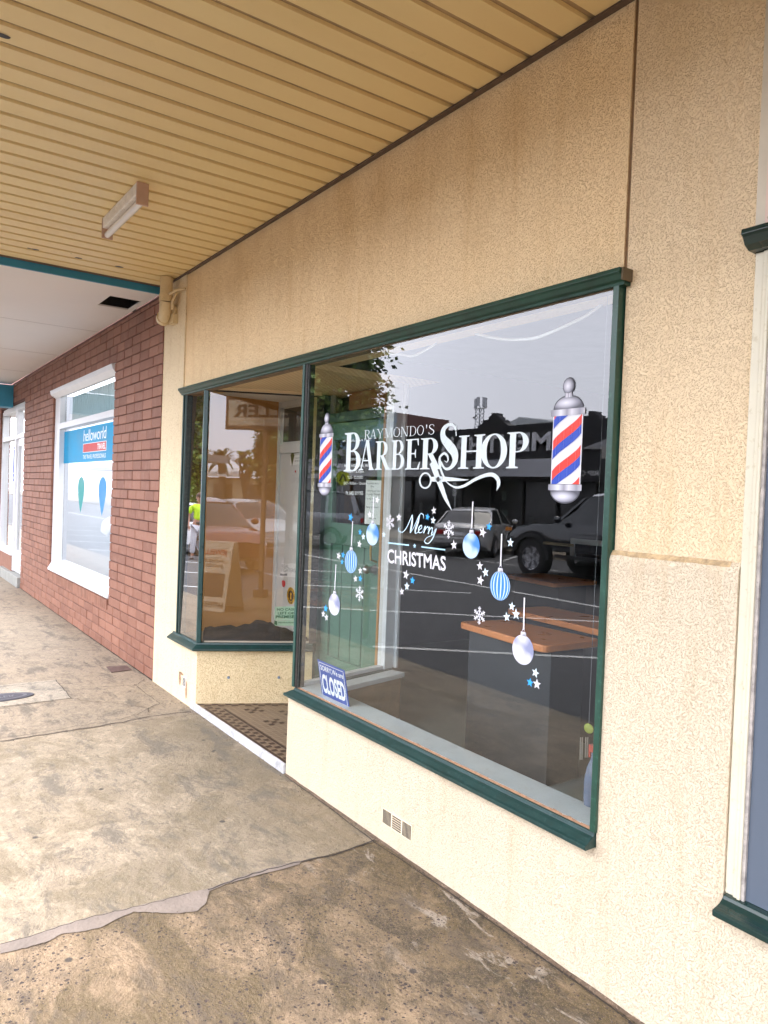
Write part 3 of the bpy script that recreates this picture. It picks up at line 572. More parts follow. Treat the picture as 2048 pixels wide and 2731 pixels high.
# ================================================================== WINDOW VINYLS (on the street face of the big pane)
YV = .0032
def pp(p): a = wl(p, YV); return (a[0], a[2])
def plan(x, z): return (x, YV, z)
def decal(name, polys, mat, parent=win, label=None, lift=0):
    F = Flat(lambda x, z: (x, YV - lift, z)); F.add(polys); return F.mb.build(name, mat, parent, label=label)
def letters(items, T, t):
    out = []
    for ch, bl, tr_ in items:      # bottom-left and top-right photo pixels of the letter
        x0, z0 = pp(bl); x1, z1 = pp(tr_); w_, P = glyph(ch, T, t)
        xs = [p[0] for q in P for p in q]; zs = [p[1] for q in P for p in q]; a, b_ = min(xs), max(xs); c_, d_ = min(zs), max(zs)
        out += [[(x0 + (p[0] - a) / (b_ - a) * (x1 - x0), z0 + (p[1] - c_) / (d_ - c_) * (z1 - z0)) for p in q] for q in P]
    return out
zb = pp(Z2(680, 845))[1]; zbB = pp(Z2(300, 866))[1]; zt1 = pp(Z2(780, 475))[1]; ztB = pp(Z2(400, 358))[1]
def LT(ch, xa, xb, z0, z1): return (ch, xa, xb, z0, z1)
def letters2(items, T, t, fy=None):
    out = []
    for ch, x0, x1, z0, z1 in items:
        w_, P = glyph(ch, T, t); xs = [p[0] for q in P for p in q]; zs = [p[1] for q in P for p in q]; a, b_ = min(xs), max(xs); c_, d_ = min(zs), max(zs)
        out += [[(x0 + (p[0] - a) / (b_ - a) * (x1 - x0), z0 + (p[1] - c_) / (d_ - c_) * (z1 - z0)) for p in q] for q in P]
    return out
X2 = lambda a, b_: pp(Z2(a, b_))[0]
X1 = lambda a, b_: pp(Z1(a, b_))[0]
zs_ = [pp(p)[1] for p in (Z2(300, 866), Z2(760, 850), Z2(1350, 838), Z1(470, 612), Z1(830, 610))]
zt_ = [pp(p)[1] for p in (Z2(780, 478), Z2(950, 462), Z2(1180, 440), Z1(480, 336), Z1(850, 310))]
zb = sum(zs_[1:]) / 4; zt = sum(zt_) / 5
items = [LT('B', X2(275, 866), X2(500, 600), zs_[0], ztB), LT('A', X2(472, 855), X2(672, 700), zb, zt + .01), LT('R', X2(680, 850), X2(885, 700), zb, zt), LT('B', X2(888, 850), X2(1068, 650), zb, zt), LT('E', X2(1072, 845), X2(1272, 650), zb, zt), LT('R', X2(1268, 840), X2(1560, 650), zb, zt),
         LT('S', X1(222, 500), X1(380, 400), pp(Z1(300, 628))[1], pp(Z1(300, 240))[1]), LT('H', X1(372, 612), X1(590, 480), zb, zt), LT('O', X1(560, 480), X1(775, 480), zb, zt), LT('P', X1(766, 612), X1(952, 400), zb, zt)]
decal('shop_name_lettering', letters2(items, .175, .045), WVINYL)
# RAYMONDO'S
ry0 = [pp(Z2(600, 448))[1], pp(Z2(1420, 382))[1]]; ry1 = [pp(Z2(600, 335))[1], pp(Z2(1420, 240))[1]]; za = sum(ry0) / 2; zc_ = sum(ry1) / 2
RX = [('R', 545, 630), ('A', 615, 705), ('Y', 705, 795), ('M', 805, 915), ('O', 925, 1008), ('N', 1015, 1120), ('D', 1130, 1220), ('O', 1232, 1318), ("'", 1345, 1360), ('S', 1382, 1455)]
decal('owner_name_lettering', letters2([LT(ch, X2(a, 400 - (a - 600) * .08), X2(b_, 400 - (b_ - 600) * .08), za if ch != "'" else za + (zc_ - za) * .62, zc_) for ch, a, b_ in RX], .085, .032), WVINYL)
# scissors
def rb(pts, sc, n=7):
    """pts: crop px x,y and half-ish width in crop px; sc: crop->photo"""
    out = []
    for x, y, w_ in pts:
        a = pp(sc(x, y)); b_ = pp(sc(x, y + w_)); out.append((a[0], a[1], abs(a[1] - b_[1]) * 1.0))
    return ribbon(out, n)
sc_ = []
sc_ += rb([(150, 700, 34), (212, 700, 46), (300, 700, 34), (400, 705, 18), (462, 706, 2)], Z1)                 # right blade
sc_ += rb([(160, 560, 62), (190, 640, 62), (212, 700, 58), (240, 770, 55), (270, 850, 40), (300, 910, 22), (322, 955, 2)], Z1)   # long blade down
cx_, cz_ = pp(Z1(106, 712)); rx_ = abs(pp(Z1(54, 712))[0] - cx_); rz_ = abs(pp(Z1(106, 644))[1] - cz_)
sc_ += ell(cx_, cz_, rx_, rz_, 0, 360, rx_ * .26, rz_ * .2, 30)
sc_ += rb([(250, 690, 3), (300, 740, 12), (360, 768, 18), (430, 752, 24), (510, 705, 26), (600, 668, 30), (660, 665, 34), (700, 700, 40), (706, 745, 36), (690, 795, 3)], Z1)
sc_ += rb([(262, 690, 20), (240, 640, 24), (222, 580, 24), (226, 520, 22), (262, 490, 20), (292, 520, 22), (285, 560, 10), (262, 548, 3)], Z1)
decal('scissors_decal', sc_, WVINYL, lift=.0008)
m = MB(); a_ = pp(Z1(212, 702)); m.poly([(a_[0] + .011 * math.cos(t * .5236), YV - .0018, a_[1] + .011 * math.sin(t * .5236)) for t in range(12)]); m.build('scissors_pivot', BLACK, win)
# Merry
me_ = []
for st_ in ([(1028, 385, 9), (1020, 402, 13), (1030, 425, 9), (1062, 428, 7), (1098, 385, 9), (1128, 320, 10), (1152, 262, 9)], [(1152, 262, 10), (1152, 320, 24), (1142, 385, 26), (1132, 438, 10)],
            [(1132, 438, 5), (1158, 400, 7), (1190, 330, 8), (1216, 275, 8), (1236, 252, 9), (1256, 262, 8), (1262, 300, 5)], [(1222, 268, 10), (1208, 330, 24), (1186, 395, 26), (1180, 436, 12), (1200, 436, 7), (1222, 410, 5)],
            [(1210, 412, 6), (1240, 392, 8), (1243, 368, 10), (1226, 372, 12), (1212, 402, 16), (1216, 432, 12), (1240, 432, 7), (1262, 405, 5)],
            [(1262, 405, 5), (1276, 372, 9), (1276, 392, 14), (1262, 440, 14)], [(1266, 428, 5), (1284, 395, 7), (1300, 378, 13), (1308, 392, 8)],
            [(1300, 412, 5), (1318, 380, 9), (1318, 400, 14), (1304, 448, 14)], [(1306, 436, 5), (1324, 402, 7), (1340, 386, 13), (1348, 398, 8)],
            [(1342, 395, 6), (1344, 425, 14), (1336, 448, 12), (1350, 450, 6), (1372, 400, 6)], [(1384, 395, 12), (1368, 440, 14), (1345, 495, 12), (1312, 535, 10), (1282, 535, 12), (1272, 512, 9), (1296, 480, 6), (1340, 462, 5), (1368, 438, 4)]):
    me_ += rb(st_, Z7, 6)
decal('merry_lettering', me_, flat('ice_blue_vinyl', (.62, .84, .95), .5))
L = MB(); q_ = [wl(Z7(*p), YV) for p in ((912, 725), (1474, 806), (1474, 662), (912, 590))]; text_on(L, 'CHRISTMAS', q_, .02); L.build('christmas_lettering', WVINYL2, win)
bars = []
for a, b_ in (((920, 533), (1120, 556)), ((1240, 571), (1468, 600))):
    A_ = pp(Z7(*a)); B_ = pp(Z7(*b_)); h_ = abs(pp(Z7(a[0], a[1] + 13))[1] - A_[1]) / 2; bars += [[(A_[0], A_[1] - h_), (B_[0], B_[1] - h_), (B_[0], B_[1] + h_), (A_[0], A_[1] + h_)]]
for q in bars: decal('underline_decal', [q], LBLUEV)
# stars
def star(sc, x, y, r, mat, k):
    c_ = pp(sc(x, y)); R_ = abs(pp(sc(x, y - r))[1] - c_[1]); a0 = rad(90 + (k * 37 % 30) - 15)
    out = [(c_[0] + (R_ if i % 2 == 0 else R_ * .42) * math.cos(a0 + i * math.pi / 5), YV, c_[1] + (R_ if i % 2 == 0 else R_ * .42) * math.sin(a0 + i * math.pi / 5)) for i in range(10)]
    lf = -.0007 - .0004 * (k % 4)
    m = MB(); m.tris([(p[0], YV + lf, p[2]) for p in out] + [(c_[0], YV + lf, c_[1])], [(i, (i + 1) % 10, 10) for i in range(10)]); m.build('star_decal', mat, win)
W_, B2, LB = WVINYL2, BLUEV, flat('faint_blue_vinyl', (.7, .86, .93), .5)
for k, (x, y, r, mt) in enumerate([(560, 288, 45, B2), (645, 545, 42, W_), (652, 430, 33, B2), (684, 475, 36, LB), (742, 260, 40, W_), (816, 120, 42, W_), (880, 453, 33, LB), (1027, 288, 48, W_), (1360, 223, 42, W_), (1300, 284, 38, B2), (1355, 317, 42, LB), (1178, 563, 26, LBLUEV), (1553, 553, 52, W_), (445, 658, 42, W_), (488, 649, 36, B2), (480, 716, 31, B2), (652, 800, 38, W_), (607, 878, 38, W_), (654, 876, 36, B2), (322, 1163, 42, B2), (297, 1216, 38, W_), (328, 1250, 38, W_), (1094, 840, 50, W_), (1157, 895, 42, B2), (1101, 950, 44, LB), (1053, 1002, 40, W_)]): star(Z7, x, y, r, mt, k)
for k, (x, y, r, mt) in enumerate([(290, 398, 50, W_), (347, 347, 40, B2), (537, 488, 44, LB), (268, 695, 44, W_), (315, 752, 46, LB), (270, 822, 50, W_), (550, 1052, 44, LB), (588, 1122, 52, LB), (503, 1145, 46, LB), (757, 1640, 46, LB), (710, 1725, 44, B2), (772, 1740, 50, W_)]): star(Z8, x, y, r, mt, k)
# snowflakes
def flake(sc, x, y, hgt):
    c_ = pp(sc(x, y)); R_ = abs(pp(sc(x, y - hgt / 2))[1] - c_[1]); P = []
    def seg(x0, z0, x1, z1, w_):
        d = math.hypot(x1 - x0, z1 - z0); nx, nz = -(z1 - z0) / d * w_ / 2, (x1 - x0) / d * w_ / 2
        P.append([(c_[0] + x0 + nx, c_[1] + z0 + nz), (c_[0] + x1 + nx, c_[1] + z1 + nz), (c_[0] + x1 - nx, c_[1] + z1 - nz), (c_[0] + x0 - nx, c_[1] + z0 - nz)])
    for i in range(6):
        a = rad(90 + 60 * i); ca, sa = math.cos(a), math.sin(a); seg(0, 0, R_ * ca, R_ * sa, R_ * .13)
        for f_, l_ in ((.38, .26), (.66, .3)):
            for s_ in (-1, 1):
                b_ = a + s_ * rad(52); seg(R_ * f_ * ca, R_ * f_ * sa, R_ * (f_ * ca + l_ * math.cos(b_)), R_ * (f_ * sa + l_ * math.sin(b_)), R_ * .11)
    decal('snowflake_decal', P, WVINYL2)
for x, y, h_ in ((938, 335, 150), (1503, 405, 175), (645, 1022, 150)): flake(Z7, x, y, h_)
flake(Z8, 260, 1133, 160)
# baubles (printed shading belongs to the print)
def bauble_mat(name, dark, light, stripes):
    m, t, b = newmat(name); b.inputs['Roughness'].default_value = .5
    tc = N(t, 'ShaderNodeTexCoord').outputs['Generated']; n = noise(t, 1.5, 1.0, .4, tc, .3)
    c1 = ramp(t, n.outputs[0], [(.35, dark), (.6, light)]).outputs[0]
    if stripes:
        sx = N(t, 'ShaderNodeSeparateXYZ'); t.links.new(tc, sx.inputs[0])
        x = mth(t, 'SUBTRACT', sx.outputs[0], .5); z = mth(t, 'SUBTRACT', sx.outputs[2], .5)
        k = mth(t, 'SQRT', mth(t, 'MAXIMUM', mth(t, 'SUBTRACT', .26, mth(t, 'MULTIPLY', z, z)), .01)); u = mth(t, 'DIVIDE', x, k)
        a = mth(t, 'ARCSINE', mth(t, 'MULTIPLY', u, .98)); s = mth(t, 'SINE', mth(t, 'MULTIPLY', a, 17))
        f = ramp(t, s, [(.35, 0), (.6, 1)]).outputs[0]; c1 = mix(t, (.02, .2, .55), (.55, .68, .78), f)
    t.links.new(c1, b.inputs['Base Color']); return m
BB = bauble_mat('blue_bauble_print', (.05, .22, .62), (.50, .66, .80), 0); BS = bauble_mat('striped_bauble_print', 0, 0, 1) if False else bauble_mat('striped_bauble_print', (.1, .3, .8), (.7, .8, .9), 1); BWm = bauble_mat('pearl_bauble_print', (.24, .26, .40), (.66, .66, .72), 0)
SILV = bauble_mat('silver_cap_print', (.25, .26, .3), (.6, .6, .64), 0)
def bauble(sc, x, y, ry_, top, mat, lab):
    c_ = pp(sc(x, y)); R_ = abs(pp(sc(x, y - ry_))[1] - c_[1]); n = 32
    m = MB(); m.poly([(c_[0] + R_ * .98 * math.cos(2 * math.pi * i / n), YV - .0021, c_[1] + R_ * math.sin(2 * math.pi * i / n)) for i in range(n)]); o = m.build('bauble_decal', mat, win, label=lab)
    tz = pp(sc(*top))[1]; tx = pp(sc(*top))[0]
    decal('bauble_cap_decal', [[(c_[0] - R_ * .26, c_[1] + R_ * .93), (c_[0] + R_ * .26, c_[1] + R_ * .93), (c_[0] + R_ * .24, c_[1] + R_ * 1.22), (c_[0] - R_ * .24, c_[1] + R_ * 1.22)]] + ell(c_[0], c_[1] + R_ * 1.27, R_ * .13, R_ * .13, 0, 180, R_ * .05, R_ * .05, 8), SILV, lift=.0024)
    decal('bauble_string_decal', [[(c_[0] - .0035, c_[1] + R_ * 1.38), (c_[0] + .0035, c_[1] + R_ * 1.38), (tx + .0035, tz), (tx - .0035, tz)]], WVINYL2, lift=.0026)
bauble(Z7, 772, 450, 108, (784, 90), BB, 'plain blue bauble print'); bauble(Z7, 565, 712, 112, (583, 325), BS, 'blue striped bauble print'); bauble(Z7, 405, 1125, 106, (422, 740), BWm, 'pearl white bauble print')
bauble(Z8, 190, 515, 114, (207, 125), BB, 'plain blue bauble print'); bauble(Z8, 445, 870, 130, (462, 410), BS, 'blue striped bauble print'); bauble(Z8, 648, 1436, 132, (663, 975), BWm, 'pearl white bauble print')
# barber poles
def metal_print(name):
    m, t, b = newmat(name); b.inputs['Roughness'].default_value = .5; tc = N(t, 'ShaderNodeTexCoord').outputs['Generated']; s = N(t, 'ShaderNodeSeparateXYZ'); t.links.new(tc, s.inputs[0])
    t.links.new(ramp(t, s.outputs[0], [(0, (.2, .2, .23)), (.12, (.35, .35, .4)), (.3, (.66, .66, .7)), (.48, (.28, .27, .32)), (.62, (.62, .61, .66)), (.85, (.26, .26, .31)), (1, (.45, .45, .48))]).outputs[0], b.inputs['Base Color']); return m
def ball_print(name):
    m, t, b = newmat(name); b.inputs['Roughness'].default_value = .5; tc = N(t, 'ShaderNodeTexCoord').outputs['Generated']; s = N(t, 'ShaderNodeSeparateXYZ'); t.links.new(tc, s.inputs[0])
    x = mth(t, 'SUBTRACT', s.outputs[0], .42); z = mth(t, 'SUBTRACT', s.outputs[2], .5); d = mth(t, 'SQRT', mth(t, 'ADD', mth(t, 'MULTIPLY', x, x), mth(t, 'MULTIPLY', z, z)))
    t.links.new(ramp(t, d, [(0, (.72, .72, .76)), (.25, (.46, .46, .52)), (.42, (.22, .22, .26)), (.55, (.08, .08, .10))]).outputs[0], b.inputs['Base Color']); return m
MP, BP = metal_print('metal_band_print'), ball_print('metal_ball_print')
RED = flat('red_vinyl', (.70, .035, .02), .5); BLU = flat('royal_blue_vinyl', (.015, .06, .42), .5)
def pole(sc, bodyTL, bodyTR, bodyBL, bodyBR, colT, colB, domeY, ballc, ballry, lowT, lowB, botY, label):
    x0 = (pp(sc(*bodyTL))[0] + pp(sc(*bodyBL))[0]) / 2; x1 = (pp(sc(*bodyTR))[0] + pp(sc(*bodyBR))[0]) / 2; xc = (x0 + x1) / 2; hw = (x1 - x0) / 2
    z = lambda y, x=(bodyTL[0] + bodyTR[0]) / 2: pp(sc(x, y))[1]
    zT, zB = z(bodyTL[1] * .5 + bodyTR[1] * .5), z(bodyBL[1] * .5 + bodyBR[1] * .5, (bodyBL[0] + bodyBR[0]) / 2)
    d = decal('barber_pole_decal', [[(x0, zB), (x1, zB), (x1, zT), (x0, zT)]], WVINYL2, label=label)
    # helical bands clipped to the cylinder window
    def band(z0, hgt, sub):
        P = []; nseg = 18; xi0, xi1 = x0 + hw * .07, x1 - hw * .07
        for i in range(nseg):
            xa = xi0 + (xi1 - xi0) * i / nseg; xb = xi0 + (xi1 - xi0) * (i + 1) / nseg; f_ = lambda x: math.asin(max(-1, min(1, (x - xc) / hw * .985))) / math.pi + .5
            ya, yb = z0 + f_(xa) * pitch, z0 + f_(xb) * pitch
            la, ha, lb_, hb = max(zB, ya), min(zT, ya + hgt), max(zB, yb), min(zT, yb + hgt)
            if ha - la > 1e-4 or hb - lb_ > 1e-4: P.append([(xa, min(la, zT)), (xb, min(lb_, zT)), (xb, max(hb, zB)), (xa, max(ha, zB))])
        return P
    H_ = zT - zB; pitch = H_ * .50; per = H_ * .445; hb_ = H_ * .14; red = []; blue = []
    for k in range(-3, 4):
        z0 = zB - H_ * .02 + k * per; red += band(z0, hb_, 0); blue += band(z0 - hb_, hb_ * .98, 0)
    cl = lambda P: [q for q in P if all(zB - 1e-6 <= p[1] <= zT + 1e-6 for p in q) and max(p[1] for p in q) - min(p[1] for p in q) > 1e-4]
    decal('red_stripe_decal', cl(red), RED, lift=.0008); decal('blue_stripe_decal', cl(blue), BLU, lift=.0014)
    a_, b_ = z(colT), z(colB); decal('upper_collar_decal', [[(xc - hw * 1.14, b_), (xc + hw * 1.14, b_), (xc + hw * 1.14, a_), (xc - hw * 1.14, a_)]], MP, lift=.0024)
    a2, b2 = z(lowT, bodyBL[0]), z(lowB, bodyBL[0]); decal('lower_collar_decal', [[(xc - hw * 1.12, b2), (xc + hw * 1.12, b2), (xc + hw * 1.12, a2), (xc - hw * 1.12, a2)]], MP, lift=.0024)
    zd = z(domeY); m = MB(); m.poly([(xc + hw * .95 * math.cos(t * math.pi / 20), YV - .001, a_ + (zd - a_) * math.sin(t * math.pi / 20)) for t in range(21)]); m.build('dome_decal', BP, win)
    zl = z(botY, bodyBL[0]); m = MB(); m.poly([(xc + hw * .95 * math.cos(t * math.pi / 20), YV - .001, b2 - (b2 - zl) * math.sin(t * math.pi / 20)) for t in range(21)]); m.build('dome_decal', BP, win)
    zbc = z(ballc); rb_ = abs(z(ballc - ballry) - zbc); decal('neck_decal', [[(xc - rb_ * .65, zd - .004), (xc + rb_ * .65, zd - .004), (xc + rb_ * .55, zbc - rb_ * .8), (xc - rb_ * .55, zbc - rb_ * .8)]], MP, lift=.0018)
    m = MB(); m.poly([(xc + rb_ * .92 * math.cos(t * .2618), YV - .003, zbc + rb_ * math.sin(t * .2618)) for t in range(24)]); m.build('ball_decal', BP, win)
    m = MB(); e = .004      # dark outline of the print
    m.poly([(xc + (rb_ * .92 + e) * math.cos(t * .2618), YV - .0004, zbc + (rb_ + e) * math.sin(t * .2618)) for t in range(24)]); m.poly([(xc + (hw * .95 + e) * math.cos(t * math.pi / 20), YV - .0005, a_ + (zd - a_ + e) * math.sin(t * math.pi / 20)) for t in range(21)]); m.poly([(xc + (hw * .95 + e) * math.cos(t * math.pi / 20), YV - .0005, b2 - (b2 - zl + e) * math.sin(t * math.pi / 20)) for t in range(21)])
    m.build('pole_outline_decal', flat('dark_outline_print', (.05, .05, .06)), win)
pole(Z6, (915, 690), (1180, 672), (890, 1298), (1152, 1298), 632, 690, 520, 430, 66, 1300, 1352, 1456, 'larger printed barber pole at the right of the pane')
pole(Z5, (272, 962), (386, 958), (250, 1395), (372, 1398), 925, 958, 830, 780, 46, 1400, 1436, 1514, 'smaller printed barber pole at the left of the pane')

# ================================================================== things in the windows
# closed sign, leaning on the inner sill behind the glass
yq = [.050, .050, .012, .012]
cs_px = [(285, 2012), (548, 2130), (498, 1760), (240, 1652)]
Q = [wl(Z7(*p), y) for p, y in zip(cs_px, yq)]
t = tag(MB().tris([tuple(p) for p in Q] + [tuple(p + np.array([0, .003, 0])) for p in Q], [(0, 1, 2, 3), (7, 6, 5, 4), (0, 4, 5, 1), (1, 5, 6, 2), (2, 6, 7, 3), (3, 7, 4, 0)]).build('closed_sign', flat('sign_blue', (.012, .065, .33), .5, spec=.2)), 'blue plastic sign with white closed lettering leaning inside the big window', 'sign')
fq = quadmap(Q); off = np.array([0, -.0012, 0])
def fo(u, v): return fq(u, v) + off
m = MB(); text_on(m, 'SORRY,We are', [fo(.09, .73), fo(.93, .73), fo(.93, .89), fo(.09, .89)], .012); text_on(m, 'CLOSED', [fo(.09, .15), fo(.93, .15), fo(.93, .66), fo(.09, .66)], .035)
for a, b_ in (((.045, .05), (.955, .062)), ((.045, .938), (.955, .95)), ((.04, .07), (.055, .93)), ((.945, .07), (.96, .93))): m.poly([fo(a[0], a[1]), fo(b_[0], a[1]), fo(b_[0], b_[1]), fo(a[0], b_[1])])
m.build('lettering', flat('sign_white', (.82, .84, .88)), t)
# black cloth heaped on the floor of the left display
CL, t_, b_ = newmat('black_cloth'); b_.inputs['Roughness'].default_value = .95; b_.inputs['Specular IOR Level'].default_value = .1
nn = noise(t_, 120, 4, .7, objco(t_)); t_.links.new(mix(t_, (.008, .008, .01), (.03, .03, .034), nn.outputs[0]), b_.inputs['Base Color']); bumpn(t_, b_, nn.outputs[0], .002)
prof = [(0, .075), (.08, .085), (.18, .095), (.3, .09), (.42, .115), (.5, .155), (.62, .13), (.75, .095), (.86, .06), (.95, .02), (1, .0)]
def ph(u):
    for a, b_ in zip(prof, prof[1:]):
        if a[0] <= u <= b_[0]: k = (u - a[0]) / (b_[0] - a[0]); k = k * k * (3 - 2 * k); return a[1] + (b_[1] - a[1]) * k
    return 0
V = []; F_ = []; nu, nv = 90, 46
for i in range(nu + 1):
    for j in range(nv + 1):
        u, v = i / nu, j / nv; e = (min(1, v / .22)) ** .5 * (1 - max(0, (v - .55) / .45)) ** .8 if v < 1 else 0
        h_ = ph(u) * e * (.85 + .0 * v); q3 = Vector((u * 5, v * 2.4, 0)); fold = .020 * abs(mnoise.noise(q3 * 1.3 + Vector((3, u * 3, 1)))) + .012 * mnoise.noise(q3 * 3.1)
        edge = min(1, 6 * min(v, 1 - v + .05)) * min(1, 10 * (1 - u) + .05); z = .479 + max(.003, h_ + fold * edge)
        p = sp(.03 + u * (LA - .06), -.022 - v * .36 * (1 - .35 * u) + .01 * mnoise.noise(Vector((u * 9, 0, 4))) * (v > .1), z); V.append(p)
for i in range(nu):
    for j in range(nv): a = i * (nv + 1) + j; F_.append((a, a + 1, a + nv + 2, a + nv + 1))
m = MB(); m.tris(V, F_); tag(m.build('black_cloth', CL, None, smooth=2), 'rumpled black cloth heaped behind the splayed glass of the left display', 'cloth')
# interior room
IN = MB(); SF = paint('shop_floor_vinyl', (.30, .31, .27), .35, var=.12, vscale=2.5)
m = MB(); m.poly([(-6.0, .95, .04), (-3.84, .95, .04), (-3.5, .01, .04), (-1.20, .01, .04), (-1.20, 6, .04), (-6.0, 6, .04)]); m.build('shop_floor', SF, shop)
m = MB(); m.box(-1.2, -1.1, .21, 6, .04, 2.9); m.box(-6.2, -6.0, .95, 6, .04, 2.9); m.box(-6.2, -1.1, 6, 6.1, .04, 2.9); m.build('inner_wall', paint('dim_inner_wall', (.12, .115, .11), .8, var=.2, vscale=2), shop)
m = MB(); m.box(-6.2, -1.1, .35, 6.1, 2.9, 3.0); m.box(-6.0, -4.70, .87, .95, .04, 2.9); m.build('inner_ceiling', paint('inner_ceiling_paint', (.3, .3, .3), .8), shop)
m = MB(); m.box(-3.52, -1.20, .06, .32, 2.36, 2.42); m.box(-3.52, -1.2, .30, .34, 2.36, 2.9); m.box(-3.52, -1.2, .05, .075, 2.2421, 2.36); m.build('window_bulkhead', WHITEP, shop)
def cable(name, pts, lab, r=.006):
    m = MB(); C = catmull([(*p, 0) for p in pts], 6) if len(pts[0]) == 2 else catmull(pts, 6); m.tube([tuple(c_[:3]) for c_ in C], r, 6); return tag(m.build(name, flat('white_cable', (.8, .8, .8)), None, smooth=2), lab, 'cable')
Zc = zc(800, 700, .5425)
cable('hanging_cable', [tuple(wl(Zc(*p), .2)) for p in ((862, 350), (930, 366), (1010, 378), (1090, 378), (1160, 370), (1240, 340), (1330, 300), (1410, 260), (1485, 205))], 'long white cable drooping inside near the top of the big window')
cable('hanging_cable', [tuple(wl(Zc(*p), .2)) for p in ((440, 452), (490, 452), (550, 460), (600, 440), (670, 398))], 'short white cable drooping inside the window near its middle', .005)
# workstations: orange laminate tops on dark panels
OR_ = paint('orange_laminate', (.78, .27, .085), .3, var=.1, vscale=6); CAB = paint('charcoal_panel', (.045, .047, .052), .45, var=.08)
def rslab(m, c4, z0, z1, r=.05):
    pts = []
    for i in range(4):
        p, a, b_ = Vector(c4[i]), Vector(c4[i - 1]), Vector(c4[(i + 1) % 4]); da = (a - p).normalized(); db = (b_ - p).normalized()
        for k in range(6):
            s = k / 5; q1 = p + da * r; q2 = p + db * r; pts.append((q1 * (1 - s) ** 2 + p * 2 * s * (1 - s) + q2 * s * s))
    m.extrude(None, [(p.x, p.y, z0) for p in pts], [(p.x, p.y, z1) for p in pts])
def counter(c4, z, panel, lab):
    cx = sum(p[0] for p in c4) / 4; cy = sum(p[1] for p in c4) / 4
    t = thing('workstation', lab, 'workstation', (cx, cy, .04), 0, 'barber workstations inside the shop'); L_ = [(p[0] - cx, p[1] - cy) for p in c4]
    m = MB(); rslab(m, L_, z - .04, z - .0); m.build('tabletop', OR_, t, bevel=.008)
    m = MB(); m.box(panel[0] - cx, panel[1] - cx, panel[2] - cy, panel[3] - cy, .0, z - .041); m.build('panel', CAB, t, bevel=.003); return t
counter([(-3.40, 1.03), (-2.63, .95), (-2.62, 1.40), (-3.33, 1.38)], .77, (-3.33, -2.68, 1.06, 1.32), 'nearest orange topped workstation behind the big window')
counter([(-3.74, 1.76), (-2.2, 1.62), (-2.2, 2.1), (-3.70, 2.12)], .76, (-3.62, -2.4, 1.82, 2.05), 'middle orange topped workstation, mostly hidden by the right jamb')
counter([(-5.50, 3.45), (-4.70, 3.33), (-3.0, 3.5), (-3.0, 4.0), (-5.40, 4.0)][:2] + [(-4.72, 3.98), (-5.45, 4.0)], .76, (-5.38, -4.8, 3.5, 3.9), 'farthest orange topped workstation in the dark of the shop')
t = thing('wall_mirror', 'mirror in a thin white frame standing behind the farthest workstation', 'mirror', (0, 0, 0)); a_, b_ = wl(Z8(1078, 450), 3.9), wl(Z8(1400, 640), 3.9); 
m = MB(); 
for q in ((a_[0], b_[0], a_[2] - .05, a_[2]), (a_[0], a_[0] + .05, b_[2], a_[2] - .0501)): m.box(q[0], q[1], 3.88, 3.92, q[2], q[3])
m.build('frame', WHITEP, t); m = MB(); m.box(a_[0] + .0501, b_[0], 3.895, 3.905, b_[2], a_[2] - .0501); m.build('glass', flat('dark_mirror', (.03, .03, .035), .1), t)
a_, b_ = wl(Z8(820, 478), 3.4), wl(Z8(1060, 527), 3.4); m = MB(); m.box(a_[0], b_[0], 3.4, 3.46, b_[2], a_[2]); tag(m.build('wooden_block', paint('pale_wood', (.45, .33, .2), .6, var=.15, stretch=(1, 1, 12)), None, bevel=.006), 'small pale wooden board deep inside the shop beside the white mirror frame', 'board')
# chime and spray bottle at the right edge
ZR = zc(1150, 1750, .3014)
t = thing('wind_chime', 'yellow green disc chime with four thin rods hanging at the right edge of the window', 'chime', (0, 0, 0)); yc = .10
c_ = wl(ZR(1393, 640), yc); m = MB(); m.ball(tuple(c_), .02, .006, .017); m.build('disc', flat('lime_plastic', (.22, .26, .03)), t, smooth=True)
m = MB()
for px_ in (1322, 1338, 1368, 1385): a_, b_ = wl(ZR(px_, 718), yc), wl(ZR(px_ - 4, 915 if px_ < 1350 else 895), yc); m.tube([tuple(a_), tuple(b_)], .0022, 6)
m.build('rod', STEEL, t)
m = MB(); m.tube([tuple(c_), (c_[0], yc, 2.36)], .0007, 4); m.build('cord', INKGREY, t)
t = thing('spray_bottle', 'grey blue spray bottle with red trigger, half hidden by the right jamb', 'bottle', (0, 0, 0)); b_ = wl(ZR(1402, 1310), .10); 
m = MB(); bx_ = b_[0] + .012; m.loft([[(bx_ + r * math.cos(k * .5236), .10 + r * math.sin(k * .5236), z) for k in range(12)] for r, z in ((.030, .5337), (.032, .56), (.032, .62), (.024, .66), (.012, .69), (.011, .71))]); m.build('body', flat('blue_grey_plastic', (.10, .13, .2), .25), t, smooth=True)
m = MB(); m.box(bx_ - .02, bx_ + .012, .09, .11, .711, .735); m.box(bx_ - .022, bx_ - .014, .093, .107, .69, .7109); m.build('trigger', flat('red_plastic', (.35, .03, .02), .3), t, bevel=.002)

